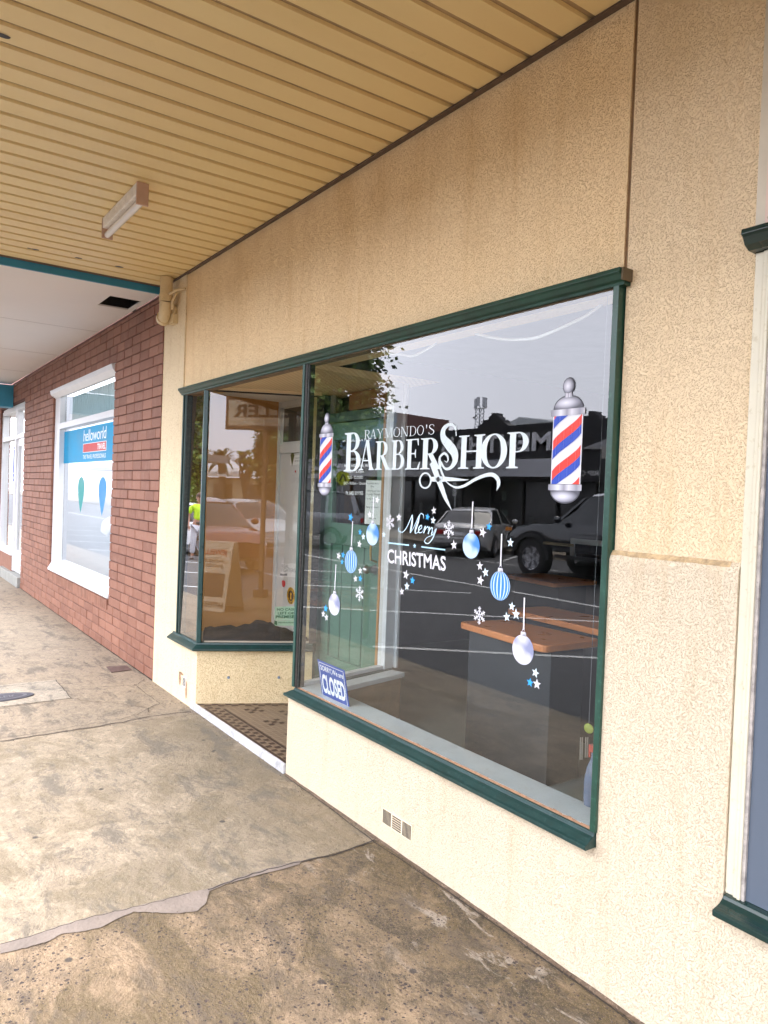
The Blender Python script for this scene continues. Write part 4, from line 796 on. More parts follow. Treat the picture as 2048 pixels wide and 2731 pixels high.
# ================================================================== AWNING SOFFIT
SO, t_, b_ = newmat('soffit_boards'); b_.inputs['Roughness'].default_value = .42
n1 = noise(t_, 1.6, 4, .55, objco(t_, (2.5, .5, 1))); n2 = noise(t_, 14, 5, .65, objco(t_))
isl = N(t_, 'ShaderNodeNewGeometry').outputs['Random Per Island']; cc = mix(t_, (.74, .56, .25), (.84, .67, .34), n1.outputs[0]); cc = mix(t_, cc, (.74, .55, .26), mth(t_, 'MULTIPLY', isl, .5)); cc = mix(t_, cc, (.62, .46, .2), ramp(t_, n2.outputs[0], [(.6, 0), (.8, .35)]).outputs[0]); t_.links.new(cc, b_.inputs['Base Color'])
GR = paint('soffit_groove', (.40, .28, .15), .7, var=.2, vscale=8)
zs0 = 3.145
m = MB(); x = -5.90; k = 0
while x < 5.8:
    m.loft([[(x, y, zs0 + .012), (x + .004, y, zs0), (x + .112, y, zs0), (x + .116, y, zs0 + .012)] for y in (-2.2, .016)], cap=True); x += .1413
aw = m.build('awning_soffit', SO, shop)
m = MB(); m.box(-5.92, 6.0, -2.2, .018, zs0 + .0125, zs0 + .03); m.build('soffit_backing', GR, shop)
m = MB(); m.box(-5.90, 6.0, -.008, .017, zs0 - .009, zs0 - .0005); m.build('soffit_trim', paint('dark_soffit_trim', (.10, .065, .045), .6, var=.3, vscale=20), shop)
m = MB(); m.box(-5.92, 6.0, -2.26, -2.2005, 3.06, 3.75); m.build('awning_fascia', paint('cream_fascia', (.62, .5, .3), .5), shop)
m = MB(); m.box(-5.92, 6.0, -2.26, .0, 3.7501, 3.79); m.build('awning_roof', flat('awning_sheet', (.4, .4, .4)), shop)
m = MB(); m.box(-5.95, -5.905, -2.2, .0, 3.145, 3.19); m.build('soffit_edge', paint('rusty_edge', (.13, .08, .05), .8, var=.4, vscale=20), shop)
random.seed(3)
m = MB()
for px_, w_ in (((78, 662), .03), ((94, 665), .05), ((210, 688), .05), ((318, 711), .06), ((8, 95), .05), ((190, 676), .012)):
    c_ = gz(px_, zs0); pts = []
    for i in range(12): tt = 2 * math.pi * i / 12; rr = w_ / 2 * (1 + .3 * mnoise.noise(Vector((i * 1.3, px_[0], 0)))); pts.append((c_[0] + rr * .6 * math.cos(tt), c_[1] + rr * math.sin(tt), zs0 - .0012))
    m.poly(pts)
m.build('rust_hole', BLACK, shop)
# fluorescent batten
lc = (gz((390, 489), zs0) + gz((306, 590), zs0)) / 2; a_ = gz((390, 489), zs0); b_ = gz((306, 590), zs0); LL = abs(b_[0] - a_[0])
t = thing('fluorescent_light', 'old white fluorescent batten light with bare tube under the boarded awning', 'light', (0, 0, 0)); y0 = -.76; x1_, x0_ = a_[0], b_[0]
m = MB(); m.box(x0_ + .012, x1_ - .012, y0 - .03, y0 + .03, zs0 - .062, zs0 - .0003); m.build('housing', paint('aged_white_enamel', (.86, .82, .76), .5, var=.12, vscale=20, dirt=(.3, .2, .15)), t, bevel=.004)
for xx in (x0_, x1_ - .0119): m = MB(); m.box(xx, xx + .0118, y0 - .032, y0 + .032, zs0 - .118, zs0 - .0004); m.build('end_cap', paint('brown_enamel', (.52, .34, .25), .5, var=.12), t, bevel=.003)
m = MB(); m.tube([(x0_ + .013, y0, zs0 - .095), (x1_ - .013, y0, zs0 - .095)], .019, 16); m.build('tube', flat('frosted_tube', (.8, .76, .72), .25), t, smooth=True)
# downpipe with elbow
PC = paint('cream_pipe', (.62, .48, .27), .35, var=.1, vscale=8, dirt=(.4, .28, .14))
def X(px_, z): return gz(px_, z)
pa = np.array([-5.62, -.075, 3.14])
t_pipe = MB(); t_pipe.tube([tuple(pa), (pa[0], pa[1], 2.99)], .047, 20); t_pipe.tube([(pa[0], pa[1], 3.01), (pa[0], pa[1], 2.955)], .052, 20)
arc_ = [(pa[0], pa[1], 2.955), (pa[0] - .004, pa[1], 2.93), (pa[0] - .016, pa[1] + .004, 2.90), (pa[0] - .035, pa[1] + .008, 2.875), (pa[0] - .06, pa[1] + .012, 2.86), (pa[0] - .085, pa[1] + .016, 2.852)]
t_pipe.tube(arc_, .0475, 20); t_pipe.tube([(pa[0] - .075, pa[1] + .012, 2.856), (pa[0] - .115, pa[1] + .02, 2.845)], .053, 20)
t_pipe.tube([(pa[0] - .02, .0, 2.90), (pa[0] - .01, -.03, 2.90)], .05, 12); t_pipe.box(pa[0] - .06, pa[0] + .04, -.03, .0075, 2.80, 2.87)
t_pipe.build('downpipe', PC, shop, smooth=40)
m = MB(); m.tube([(-5.42, .0, 3.03), (-5.48, -.05, 3.02), (-5.55, -.075, 3.0)], .009, 8); m.tube([(-5.545, -.02, 3.02), (-5.55, -.05, 2.95), (-5.58, -.04, 2.90)], .012, 8); m.build('pipe_bracket', PC, shop, smooth=True)

# ================================================================== NEIGHBOUR AT THE RIGHT EDGE
ng = thing('neighbouring_shopfront', 'neighbouring shopfront edge with grey pane, cream frame and dark green sill', 'shopfront', (0, 0, 0))
CF = paint('cream_gloss_frame', (.66, .61, .46), .4, var=.05, vscale=10, dirt=(.45, .38, .22))
R = [[(x, -o, z) for o, z in [(-.05, .462), (.058, .460), (.061, .464), (.061, .477), (.053, .480), (.042, .482), (.028, .486), (.014, .495), (.008, .503), (-.01, .505), (-.05, .507)]] for x in (-1.082, 5.5)]
ngw = MB().loft(R).build('window_sill', DGREEN, ng, bevel=.0015)
R = [[(x, -o, z) for o, z in [(-.05, 2.293), (.058, 2.288), (.061, 2.274), (.052, 2.268), (.040, 2.250), (.02, 2.239), (-.05, 2.237)]] for x in (-1.092, 5.5)]
MB().loft(R).build('window_head', DGREEN, ng, bevel=.0015)
m = MB(); m.box(-1.0865, -1.062, .006, .06, .504, 2.238); m.box(-1.0615, -1.050, .0, .06, .504, 2.238); m.box(-1.0495, -1.040, -.004, .06, .504, 2.238); m.build('window_frame', CF, ng, bevel=.0025)
m = MB(); m.box(-1.0395, -1.031, .002, .05, .504, 2.238); m.build('window_putty', paint('grey_putty', (.42, .38, .34), .7, var=.4, vscale=40, dirt=(.06, .05, .05)), ng)
BG, t_, b_ = newmat('grey_backed_glass'); b_.inputs['Base Color'].default_value = (.10, .125, .16, 1); b_.inputs['Roughness'].default_value = .22; b_.inputs['Specular IOR Level'].default_value = .5
m = MB(); m.box(-1.0305, 5.4, .010, .02, .506, 2.238); m.build('backed_pane', BG, ng)
m = MB(); m.box(-1.087, -1.058, .0, .03, 2.2935, 3.12); m.build('panel_edge', paint('panel_edge_cream', (.62, .56, .44), .5), ng)
m = MB(); m.box(-1.0575, 5.4, -.008, .03, 2.2935, 3.12); m.build('fascia_panel', paint('pinkish_panel', (.72, .55, .45), .5, var=.03), ng)
for zz in (2.318, 2.60, 2.86): m = MB(); m.tube([(-1.044, -.008, zz), (-1.044, -.0125, zz)], [.0065, .005], 10); m.build('screw', flat('tan_screw', (.45, .38, .28), .4, .6), ng)

# ================================================================== TRAVEL AGENCY (brick)
ta = thing('travel_agency', 'red brick travel agency with white framed window and blue edged awning', 'shop', (0, 0, 0))
def brickmat():
    m, t, b = newmat('painted_red_brick'); b.inputs['Roughness'].default_value = .65
    g = N(t, 'ShaderNodeNewGeometry').outputs['Random Per Island']; n = noise(t, 12, 5, .6, objco(t)); n2 = noise(t, 90, 3, .6, objco(t))
    c = mix(t, (.21, .088, .054), (.30, .135, .084), g); c = mix(t, c, (.36, .20, .14), mth(t, 'MULTIPLY', ramp(t, n.outputs[0], [(.5, 0), (.75, 1)]).outputs[0], .45))
    t.links.new(c, b.inputs['Base Color']); bumpn(t, b, n2.outputs[0], .0015); return m
BRK = brickmat(); MORT = paint('dark_red_mortar', (.115, .048, .034), .85, var=.3, vscale=30)
BH, BL = .0845, .240       # course height, brick module seen in the wall
def in_rect(x0, x1, z0, z1, rs):
    """cut [x0,x1] at a course by openings; returns list of intervals"""
    segs = [(x0, x1)]
    for a, b_, c_, d_ in rs:
        if z1 > c_ + .002 and z0 < d_ - .002:
            ns = []
            for s, e in segs:
                if e <= a or s >= b_: ns.append((s, e))
                else:
                    if s < a: ns.append((s, a))
                    if e > b_: ns.append((b_, e))
            segs = ns
    return segs
OPEN = [(-9.98, -7.245, .475, 2.70), (-14.2, -11.93, 0, 2.76)]
random.seed(5)
m = MB(); mo = MB(); ztop = 3.07; nrow = int(ztop / BH) + 1
for r in range(nrow):
    z0 = r * BH; off = (r % 2) * BL / 2 + .03 * mnoise.noise(Vector((r * 3.3, 0, 0)))
    x = -18.0 - off
    while x < -5.89:
        wdt = BL if random.random() > .06 else BL * 1.5
        a, b_ = x + .0055, min(x + wdt - .0055, -5.892); x += wdt
        if b_ - a < .02: continue
        for s, e in in_rect(a, b_, z0, z0 + BH, OPEN):
            if e - s < .018: continue
            d = random.uniform(-.002, .003); tz = random.uniform(-.0012, .0012); c_ = .004
            zt_, zb_ = min(z0 + BH - .004, 3.075) + tz, z0 + .004 + tz
            m.loft([[(s, .02, zb_), (e, .02, zb_), (e, .02, zt_), (s, .02, zt_)], [(s, d + c_, zb_), (e, d + c_, zb_), (e, d + c_, zt_), (s, d + c_, zt_)], [(s + c_, d, zb_ + c_), (e - c_, d, zb_ + c_), (e - c_, d, zt_ - c_), (s + c_, d, zt_ - c_)]])
# jamb bricks of the openings
for xj, s_ in ((-9.98, -1), (-11.93, 1), (-14.2, -1)):
    zz0 = .475 if xj == -9.98 else 0
    r = int(zz0 / BH)
    while r * BH < 2.69:
        z0 = max(r * BH, zz0) + .004; z1 = min((r + 1) * BH, 2.70) - .004
        if z1 - z0 > .02: 
            aa, bb = (.004, .095) if r % 2 else (.004, .118)
            m.box(xj - .003 * s_ * -1 - .018, xj - .0, aa + .02, .12, z0, z1) if s_ < 0 else m.box(xj, xj + .018, .02, .12, z0, z1)
        r += 1
m.build('brick_wall', BRK, ta)
for a, b_, c_, d_ in ((-18, -14.2, 0, 3.1), (-11.93, -9.98, 0, 3.1), (-7.245, -5.89, 0, 3.1), (-9.98, -7.245, 0, .474), (-9.98, -7.245, 2.70, 3.1), (-14.2, -11.93, 2.76, 3.1)): mo.box(a + .0001, b_ - .0001, .012, .16, c_, d_)
mo.build('mortar', MORT, ta)
# soldier brick sill
m = MB(); x = -9.99
while x < -7.3:
    z1 = .475; m.loft([[(x, -.008, .372), (x + .066, -.008, .372), (x + .066, .08, .40), (x, .08, .40)], [(x, -.012, z1 - .012), (x + .066, -.012, z1 - .012), (x + .066, .09, z1 + .004), (x, .09, z1 + .004)]]); x += .072
m.build('brick_sill', BRK, ta)
# window
YW = .10
tw = MB(); x0, x1 = -9.975, -7.25
tw.box(x0, x0 + .26, .03, YW, .56, 2.62); tw.box(x1 - .05, x1, .03, YW, .56, 2.62); tw.box(x0 + .2601, x1 - .0501, .03, YW, 2.215, 2.285); tw.box(x0, x1, .02, YW, 2.6201, 2.70)
tw = tw.build('shop_window', WHITEP, ta, bevel=.004)
m = MB(); m.loft([[(x, -.01, .478), (x, .03, .478), (x, .19, .5), (x, .19, .60), (x, .03, .575), (x, -.01, .50)] for x in (x0, x1)]); m.build('window_sill', WHITEP, tw, bevel=.004)
m = MB(); m.loft([[(x, .03, 2.6), (x, -.02, 2.655), (x, -.03, 2.70), (x, .03, 2.715)] for x in (x0 - .06, x1)]); m.build('head_flashing', WHITEP, tw, bevel=.004)
m = MB(); m.box(x0 + .2601, x1 - .0501, .09, .094, .56, 2.2149); m.build('pane', GLASS3, tw)
m = MB(); m.box(x0 + .2601, x1 - .0501, .085, .089, 2.2851, 2.6199); m.build('transom_pane', GLASS3, tw)
VB = flat('pale_blind', (.50, .62, .62), .7); m = MB(); x = x0 + .27
while x < x1 - .1: m.box(x, x + .082, .17, .176, 2.28, 2.62); x += .098
m.build('vertical_blind', VB, tw)
m = MB(); m.box(x0, x1, .30, .31, 2.28, 2.66); m.build('blind_backing', flat('dark_recess', (.05, .08, .09)), tw)
TB_ = paint('cyan_banner', (.004, .27, .50), .5, var=.15, vscale=3, spec=.2); yb_ = .0885
m = MB(); m.poly(rect(-9.72, -7.30, 1.80, 2.185, yb_)); bn = m.build('banner', TB_, tw)
WT = flat('banner_white', (.86, .92, .93))
m = MB(); q_ = [wl(ZT(*p), .088) for p in ((820, 655), (1045, 622), (1047, 490), (822, 520))]
text_on(m, 'helloworld', [(a, .0878, b_) for a, b_ in ((q_[0][0], 2.03), (q_[1][0], 2.03), (q_[1][0], 2.155), (q_[0][0], 2.155))], -.004, .08, .92)
xa_, xb_ = q_[0][0], q_[1][0]
m.poly(rect(xa_ - .01, xb_ + .01, 1.905, 2.005, .0880))
text_on(m, 'THE TRAVEL PROFESSIONALS', rect(xa_, xb_, 1.835, 1.88, .0878), .0); m.build('banner_lettering', WT, tw)
m = MB(); m.poly(rect(xa_, xb_, 1.91, 2.0, .0876)); m.build('banner_red_bar', flat('banner_red', (.5, .02, .02)), tw)
m = MB(); text_on(m, 'TRAVEL', rect(xa_ + (xb_ - xa_) * .64, xb_ - .02, 1.925, 1.985, .0872), .01); m.build('banner_travel_lettering', WT, tw)
def pin(cx, zt_, zb_, r, mat):
    m = MB(); rr = (zt_ - zb_) * .30; cz = zt_ - rr; pts = [(cx + r * math.cos(t), .0882, cz + rr * math.sin(t)) for t in [math.pi * i / 16 for i in range(17)]]
    for i in range(1, 8): f_ = i / 8; pts.append((cx - r * (1 - f_ ** 1.5), .0882, cz - (cz - zb_) * f_))
    pts.append((cx, .0882, zb_))
    for i in range(7, 0, -1): f_ = i / 8; pts.append((cx + r * (1 - f_ ** 1.5), .0882, cz - (cz - zb_) * f_))
    m.poly(pts); m.build('pin_decal', mat, tw)
pin(wl(ZT(797, 1100), .088)[0], 1.637, 1.232, .15, flat('teal_vinyl', (.01, .26, .25))); pin(wl(ZT(1008, 1100), .088)[0], 1.637, 1.235, .15, flat('cyan_vinyl', (.008, .22, .48)))
WR = flat('white_room', (.55, .57, .58), .7)
m = MB(); m.tris([(-10.4, .16, .1), (-6.2, .16, .1), (-6.2, 3.5, .1), (-10.4, 3.5, .1), (-10.4, .16, 2.7), (-6.2, .16, 2.7), (-6.2, 3.5, 2.7), (-10.4, 3.5, 2.7)], [(0, 1, 2, 3), (1, 2, 6, 5), (2, 3, 7, 6), (3, 0, 4, 7)]); m.build('white_room', WR, ta)
m = MB(); m.box(-9.9, -9.1, 1.2, 1.5, .1, 1.1); m.box(-8.9, -8.6, .9, 1.1, .1, 1.15); m.build('counter', flat('pale_counter', (.7, .74, .76)), ta)
# door bay at the far left
db = MB(); XA, XB = -14.19, -11.94
db.box(XA, XA + .1, .03, .12, .1, 2.72); db.box(XB - .08, XB, .03, .14, .17, 2.72); db.box(XA + .1001, XB - .0801, .03, .12, 2.66, 2.75); db.box(XA + .1001, XB - .0801, .03, .12, 2.22, 2.29); db.box(-12.86, -12.76, .025, .12, .17, 2.2199); db.box(-12.86, -12.76, .03, .12, 2.2901, 2.6599); db.box(XA + .1001, -12.8601, .0, .13, .40, .47)
db = db.build('door_bay', WHITEP, ta, bevel=.004)
m = MB(); m.box(-12.7599, -12.64, .05, .1, .17, 2.2199); m.box(-12.12, -12.02, .05, .1, .17, 2.2199); m.box(-12.64, -12.12, .05, .1, .17, .50); m.box(-12.64, -12.12, .05, .1, 2.1, 2.2199); m.build('door', WHITEP, db)
m = MB(); m.box(-12.6399, -12.1201, .07, .074, .5001, 2.0999); m.build('door_pane', GLASS2, db)
m = MB(); m.box(XA + .1001, -12.8601, .08, .084, .4701, 2.2199); m.build('side_pane', GLASS2, db)
m = MB(); m.box(XA + .1001, -12.8601, .08, .084, 2.2901, 2.6599); m.box(-12.7599, XB - .0801, .08, .084, 2.2901, 2.6599); m.build('transom_pane', GLASS2, db)
m = MB(); m.box(XA + .1, -12.87, .02, .12, 0, .3999); m.build('bay_riser', BRK, ta)
m = MB(); m.poly(rect(-13.35, -12.87, 1.55, 2.12, .0785)); m.build('notice', flat('violet_notice', (.08, .11, .42)), db)
m = MB(); text_on(m, 'Tax', rect(-13.1, -12.90, 1.74, 1.84, .0778), .01); m.poly(rect(-13.28, -12.88, 1.685, 1.70, .0778)); m.poly(rect(-13.28, -12.88, 2.07, 2.085, .0778)); text_on(m, 'Self-Assessment', rect(-13.32, -12.9, 1.60, 1.645, .0778)); m.build('notice_lettering', WT, db)
m = MB(); m.tris([(-14.6, .2, .1), (-11.7, .2, .1), (-11.7, 3, .1), (-14.6, 3, .1), (-14.6, .2, 2.8), (-11.7, .2, 2.8), (-11.7, 3, 2.8), (-14.6, 3, 2.8)], [(0, 1, 2, 3), (1, 2, 6, 5), (2, 3, 7, 6), (3, 0, 4, 7)]); m.build('entry_room', flat('grey_room', (.35, .37, .38), .7), ta)
m = MB(); m.box(-13.7, -11.95, -.04, .16, .0, .155); m.build('door_step', paint('concrete_step', (.30, .30, .27), .8, var=.15), ta, bevel=.008)
# its awning
AWW = paint('awning_sheet_white', (.74, .70, .66), .55, var=.03, vscale=1.5)
zt2 = 3.10
hole = [gz(p, zt2) for p in ((278, 815), (355, 832), (392, 808), (310, 792))]
hx0, hx1 = min(h[0] for h in hole), max(h[0] for h in hole); hy0, hy1 = min(h[1] for h in hole), max(h[1] for h in hole)
hx0, hx1, hy0, hy1 = -6.72, -6.33, -.30, -.045
m = MB()
for q in ((-13.2, hx0, -2.0, .0), (hx1, -5.975, -2.0, .0), (hx0, hx1, -2.0, hy0), (hx0, hx1, hy1, .0)): m.box(q[0], q[1], q[2], q[3], zt2, zt2 + .012)
m.build('awning_lining', AWW, ta)
m = MB(); 
for xx in (-7.9, -9.7, -11.5): m.box(xx, xx + .012, -2.0, 0, zt2 - .0015, zt2 - .0002)
m.build('lining_joint', flat('lining_joint_strip', (.50, .46, .42)), ta)  # strips a little darker than the lining, along its joints
m = MB(); m.box(hx0 - .1, hx1 + .1, hy0 - .1, hy1 + .1, zt2 + .3, zt2 + .31); m.box(hx0 - .1, hx0 - .09, hy0 - .1, hy1 + .1, zt2 + .013, zt2 + .3); m.box(hx0 - .1, hx1 + .1, hy1 + .05, hy1 + .06, zt2 + .013, zt2 + .3); m.build('roof_void', flat('void_black', (.02, .02, .022)), ta)
m = MB(); m.tube([tuple(v_) for v_ in ((hx0 + .05, hy0, zt2 + .12), (hx0 + .12, hy0 + .15, zt2 + .2), (hx0 + .2, hy0 + .1, zt2 + .1), (hx1 - .05, hy1, zt2 + .16))], .02, 8); m.build('foil_duct', paint('foil', (.3, .3, .32), .3, 1), ta)
TEAL = paint('teal_fascia', (.035, .24, .36), .5, var=.08, vscale=6)
m = MB(); m.box(-5.9745, -5.955, -2.05, .0, zt2 - .008, 3.185); m.build('awning_end_fascia', TEAL, ta)
m = MB(); m.box(-13.2, -5.9751, -2.05, -2.0005, zt2 - .03, 3.4); m.build('awning_street_fascia', paint('teal_street_fascia', (.03, .2, .34), .5), ta)
m = MB(); m.box(-13.2, -5.956, -2.05, 0, 3.401, 3.45); m.build('awning_roof', flat('roof_sheet', (.4, .4, .4)), ta)
m = MB(); m.box(-13.22, -12.95, -2.0, -.0, 2.72, 3.064); m.build('awning_beam', TEAL, ta)
m = MB(); m.box(-18, -13.23, -2.0, 0, 2.95, 2.97); m.build('far_awning_lining', AWW, ta)
m = MB(); m.poly([(-5.958, -.9, 3.0), (-5.958, -.02, 3.0), (-5.958, -.02, 3.2), (-5.958, -.9, 3.2)]); 
m = MB(); m.box(-5.93, -5.922, -1.4, -.02, 3.19, 3.4); m.build('gap_shadow_board', flat('gap_shade_dark', (.05, .04, .035)), ta)  # near-black board painted in for the shade of the gap between awnings
# travel agency upper wall so that no light leaks over the awning; shop parapets
m = MB(); m.box(-18, -5.90, .17, .3, 0, 6.2); m.build('upper_wall', paint('upper_brick', (.28, .12, .09), .8), ta) if False else None
m = MB(); m.box(-18, -5.9, .17, .3, 3.1, 6.2); m.build('upper_wall', paint('upper_brick', (.28, .12, .09), .8), ta)
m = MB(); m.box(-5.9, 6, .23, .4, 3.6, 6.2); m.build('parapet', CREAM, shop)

# ================================================================== GROUND
def ground_mat(name, base, alt, stains, agg=0.0, aggc=(.03, .028, .03), green=None, rough=.75, bump=.004, pale=None, wall=0, strokes=0):
    m, t, b = newmat(name); b.inputs['Roughness'].default_value = rough; b.inputs['Specular IOR Level'].default_value = .3
    co = objco(t); n1 = noise(t, .8, 6, .62, co, .6); n2 = noise(t, 4.5, 8, .72, co, .8); n3 = noise(t, 55, 5, .65, co)
    c = mix(t, base, alt, ramp(t, n1.outputs[0], [(.38, 0), (.6, 1)]).outputs[0])
    c = mix(t, c, [x * .55 for x in base], ramp(t, n2.outputs[0], [(.5, 0), (.68, .8)]).outputs[0])
    n9 = noise(t, 13, 8, .75, co, .5); c = mix(t, c, [min(1, x * 1.45) for x in base], ramp(t, n9.outputs[0], [(.52, 0), (.66, .65)]).outputs[0])
    sep = N(t, 'ShaderNodeSeparateXYZ'); t.links.new(co, sep.inputs[0])
    if green:
        n5 = noise(t, 1.5, 9, .74, objco(t, (1, 1.5, 1)), 1.0); f5 = ramp(t, n5.outputs[0], [(.47, 0), (.58, .9)]).outputs[0]
        if wall:      # damp algae band that follows the wall
            mr = N(t, 'ShaderNodeMapRange'); mr.inputs[1].default_value = -.75; mr.inputs[2].default_value = -.12; t.links.new(sep.outputs[1], mr.inputs[0])
            f5 = mth(t, 'MAXIMUM', f5, mth(t, 'MULTIPLY', mr.outputs[0], ramp(t, n2.outputs[0], [(.36, .35), (.5, 1)]).outputs[0]), True)
        c = mix(t, c, green, mth(t, 'MULTIPLY', f5, .85))
        if wall == 1 and agg:
            nb2 = noise(t, 5.5, 9, .8, objco(t, (1, 1.4, 1)), .7); mr2 = N(t, 'ShaderNodeMapRange'); mr2.inputs[1].default_value = -1.25; mr2.inputs[2].default_value = -.5; t.links.new(sep.outputs[1], mr2.inputs[0])
            c = mix(t, c, (.045, .042, .03), mth(t, 'MULTIPLY', mth(t, 'MULTIPLY', ramp(t, nb2.outputs[0], [(.47, 0), (.58, .85)]).outputs[0], mr2.outputs[0]), .9))
    n6 = noise(t, 6, 9, .78, co, 1.4); c = mix(t, c, stains, ramp(t, n6.outputs[0], [(.57, 0), (.66, .8)]).outputs[0])
    if pale:
        n10 = noise(t, 9, 7, .7, objco(t, (.6, 1.6, 1)), .6); mr = N(t, 'ShaderNodeMapRange'); mr.inputs[1].default_value = -.55; mr.inputs[2].default_value = -.2; t.links.new(sep.outputs[1], mr.inputs[0])
        c = mix(t, c, pale, mth(t, 'MULTIPLY', ramp(t, n10.outputs[0], [(.57, 0), (.62, .8)]).outputs[0], mr.outputs[0]))
    if strokes:
        wv = N(t, 'ShaderNodeTexWave'); wv.wave_type = 'RINGS'; wv.rings_direction = 'Z'; wv.inputs['Scale'].default_value = 3.2; wv.inputs['Distortion'].default_value = 3.5; wv.inputs['Detail'].default_value = 3; wv.inputs['Detail Scale'].default_value = 1.6
        mp = N(t, 'ShaderNodeMapping'); mp.inputs['Location'].default_value = (3.2, 1.6, 0); t.links.new(co, mp.inputs[0]); t.links.new(mp.outputs[0], wv.inputs['Vector']); n11 = noise(t, 1.6, 2, .5, co)
        c = mix(t, c, [x * .72 for x in base], mth(t, 'MULTIPLY', mth(t, 'MULTIPLY', ramp(t, wv.outputs[0], [(.55, 0), (.9, 1)]).outputs[0], ramp(t, n11.outputs[0], [(.48, 0), (.6, 1)]).outputs[0]), .55))
    c = mix(t, c, [x * .62 for x in base], ramp(t, n3.outputs[0], [(.45, 0), (.75, .7)]).outputs[0])
    n12 = noise(t, 24, 9, .8, co, .3); c = mix(t, c, [x * .42 for x in base], ramp(t, n12.outputs[0], [(.53, 0), (.63, .75)]).outputs[0]); n13 = noise(t, 210, 3, .7, co); c = mix(t, c, [min(1, x * 1.35) for x in base], ramp(t, n13.outputs[0], [(.55, 0), (.7, .6)]).outputs[0])
    n14 = noise(t, 2.6, 8, .8, objco(t, (1, 2.2, 1)), .4); c = mix(t, c, [base[0] * .36, base[1] * .39, base[2] * .44], ramp(t, n14.outputs[0], [(.52, 0), (.60, .7)]).outputs[0])
    sp_ = N(t, 'ShaderNodeTexVoronoi'); sp_.inputs['Scale'].default_value = 5.5; t.links.new(co, sp_.inputs['Vector']); spot = ramp(t, mth(t, 'ADD', sp_.outputs['Distance'], mth(t, 'MULTIPLY', n9.outputs[0], .06)), [(.09, .85), (.12, 0)]).outputs[0]
    n7 = noise(t, 3, 1, .5, co); c = mix(t, c, (.055, .05, .048), mth(t, 'MULTIPLY', spot, ramp(t, n7.outputs[0], [(.47, 0), (.53, 1)]).outputs[0]))
    h = mth(t, 'ADD', mth(t, 'ADD', n3.outputs[0], n12.outputs[0]), mth(t, 'MULTIPLY', n2.outputs[0], 3))
    if agg:
        for sc_, k_ in ((66, .44), (120, .44)):
            v = N(t, 'ShaderNodeTexVoronoi'); v.inputs['Scale'].default_value = sc_; v.inputs['Randomness'].default_value = 1; dco = N(t, 'ShaderNodeVectorMath', operation='ADD'); t.links.new(co, dco.inputs[0]); nd = noise(t, 90, 2, .5, co); sc2 = N(t, 'ShaderNodeVectorMath', operation='SCALE'); sc2.inputs['Scale'].default_value = .012; t.links.new(nd.outputs['Color'], sc2.inputs[0]); t.links.new(sc2.outputs[0], dco.inputs[1]); t.links.new(dco.outputs[0], v.inputs['Vector'])
            sz = N(t, 'ShaderNodeSeparateColor'); t.links.new(v.outputs['Color'], sz.inputs[0])
            thr = mth(t, 'MULTIPLY', mth(t, 'MULTIPLY', sz.outputs[0], sz.outputs[0]), k_)
            st_ = mth(t, 'LESS_THAN', v.outputs['Distance'], thr); n8 = noise(t, 2.1, 5, .65, co); pat = ramp(t, n8.outputs[0], [(.38, .0), (.52, 1)]).outputs[0]
            sel = mth(t, 'MULTIPLY', mth(t, 'MULTIPLY', st_, mth(t, 'GREATER_THAN', sz.outputs[1], 1 - agg)), pat)
            c = mix(t, c, mix(t, aggc, (.12, .085, .07), sz.outputs[2]), sel); h = mth(t, 'SUBTRACT', h, mth(t, 'MULTIPLY', sel, .5))
    t.links.new(c, b.inputs['Base Color']); bumpn(t, b, h, bump); return m
GA = ground_mat('worn_aggregate_concrete', (.36, .26, .165), (.27, .20, .125), (.075, .06, .045), 1.0, green=(.095, .072, .032), pale=(.40, .35, .29), wall=1, bump=.006)
GB = ground_mat('stained_concrete', (.39, .315, .225), (.30, .25, .18), (.09, .08, .062), .0, green=(.175, .14, .085), wall=1, strokes=1)
GC = ground_mat('grey_brown_concrete', (.31, .25, .18), (.27, .22, .16), (.15, .12, .09), .0)
GD = ground_mat('pale_patch_concrete', (.36, .31, .24), (.32, .28, .22), (.27, .23, .19), .0)
def slab(name, x0, x1, y0, y1, mat, z=0, nx=1, ny=1):
    m = MB(); m.box(x0, x1, y0, y1, -.25, z); return tag(m.build(name, mat), kind='structure')
KY = -2.22
tag(MB().box(-60, 60, -300, 300, -.6, -.36).build('ground', paint('earth', (.2, .19, .17), .9)), kind='structure')
slab('footpath', -2.692, 8, KY, .0, GA); slab('footpath', -4.902, -2.698, KY, .0, GB); slab('footpath', -7.44, -4.908, KY, 0, GC); slab('footpath', -10.05, -7.448, KY, 0, GC); slab('footpath', -14, -10.058, KY, 0, GC); slab('footpath', -60, -14.008, KY, 0, GC); slab('footpath', 8.01, 60, KY, 0, GA)
tag(MB().box(-60, 60, KY - .0, .3, -.3, -.012).build('footpath_bed', flat('joint_dirt', (.09, .075, .06), .9)), kind='structure')
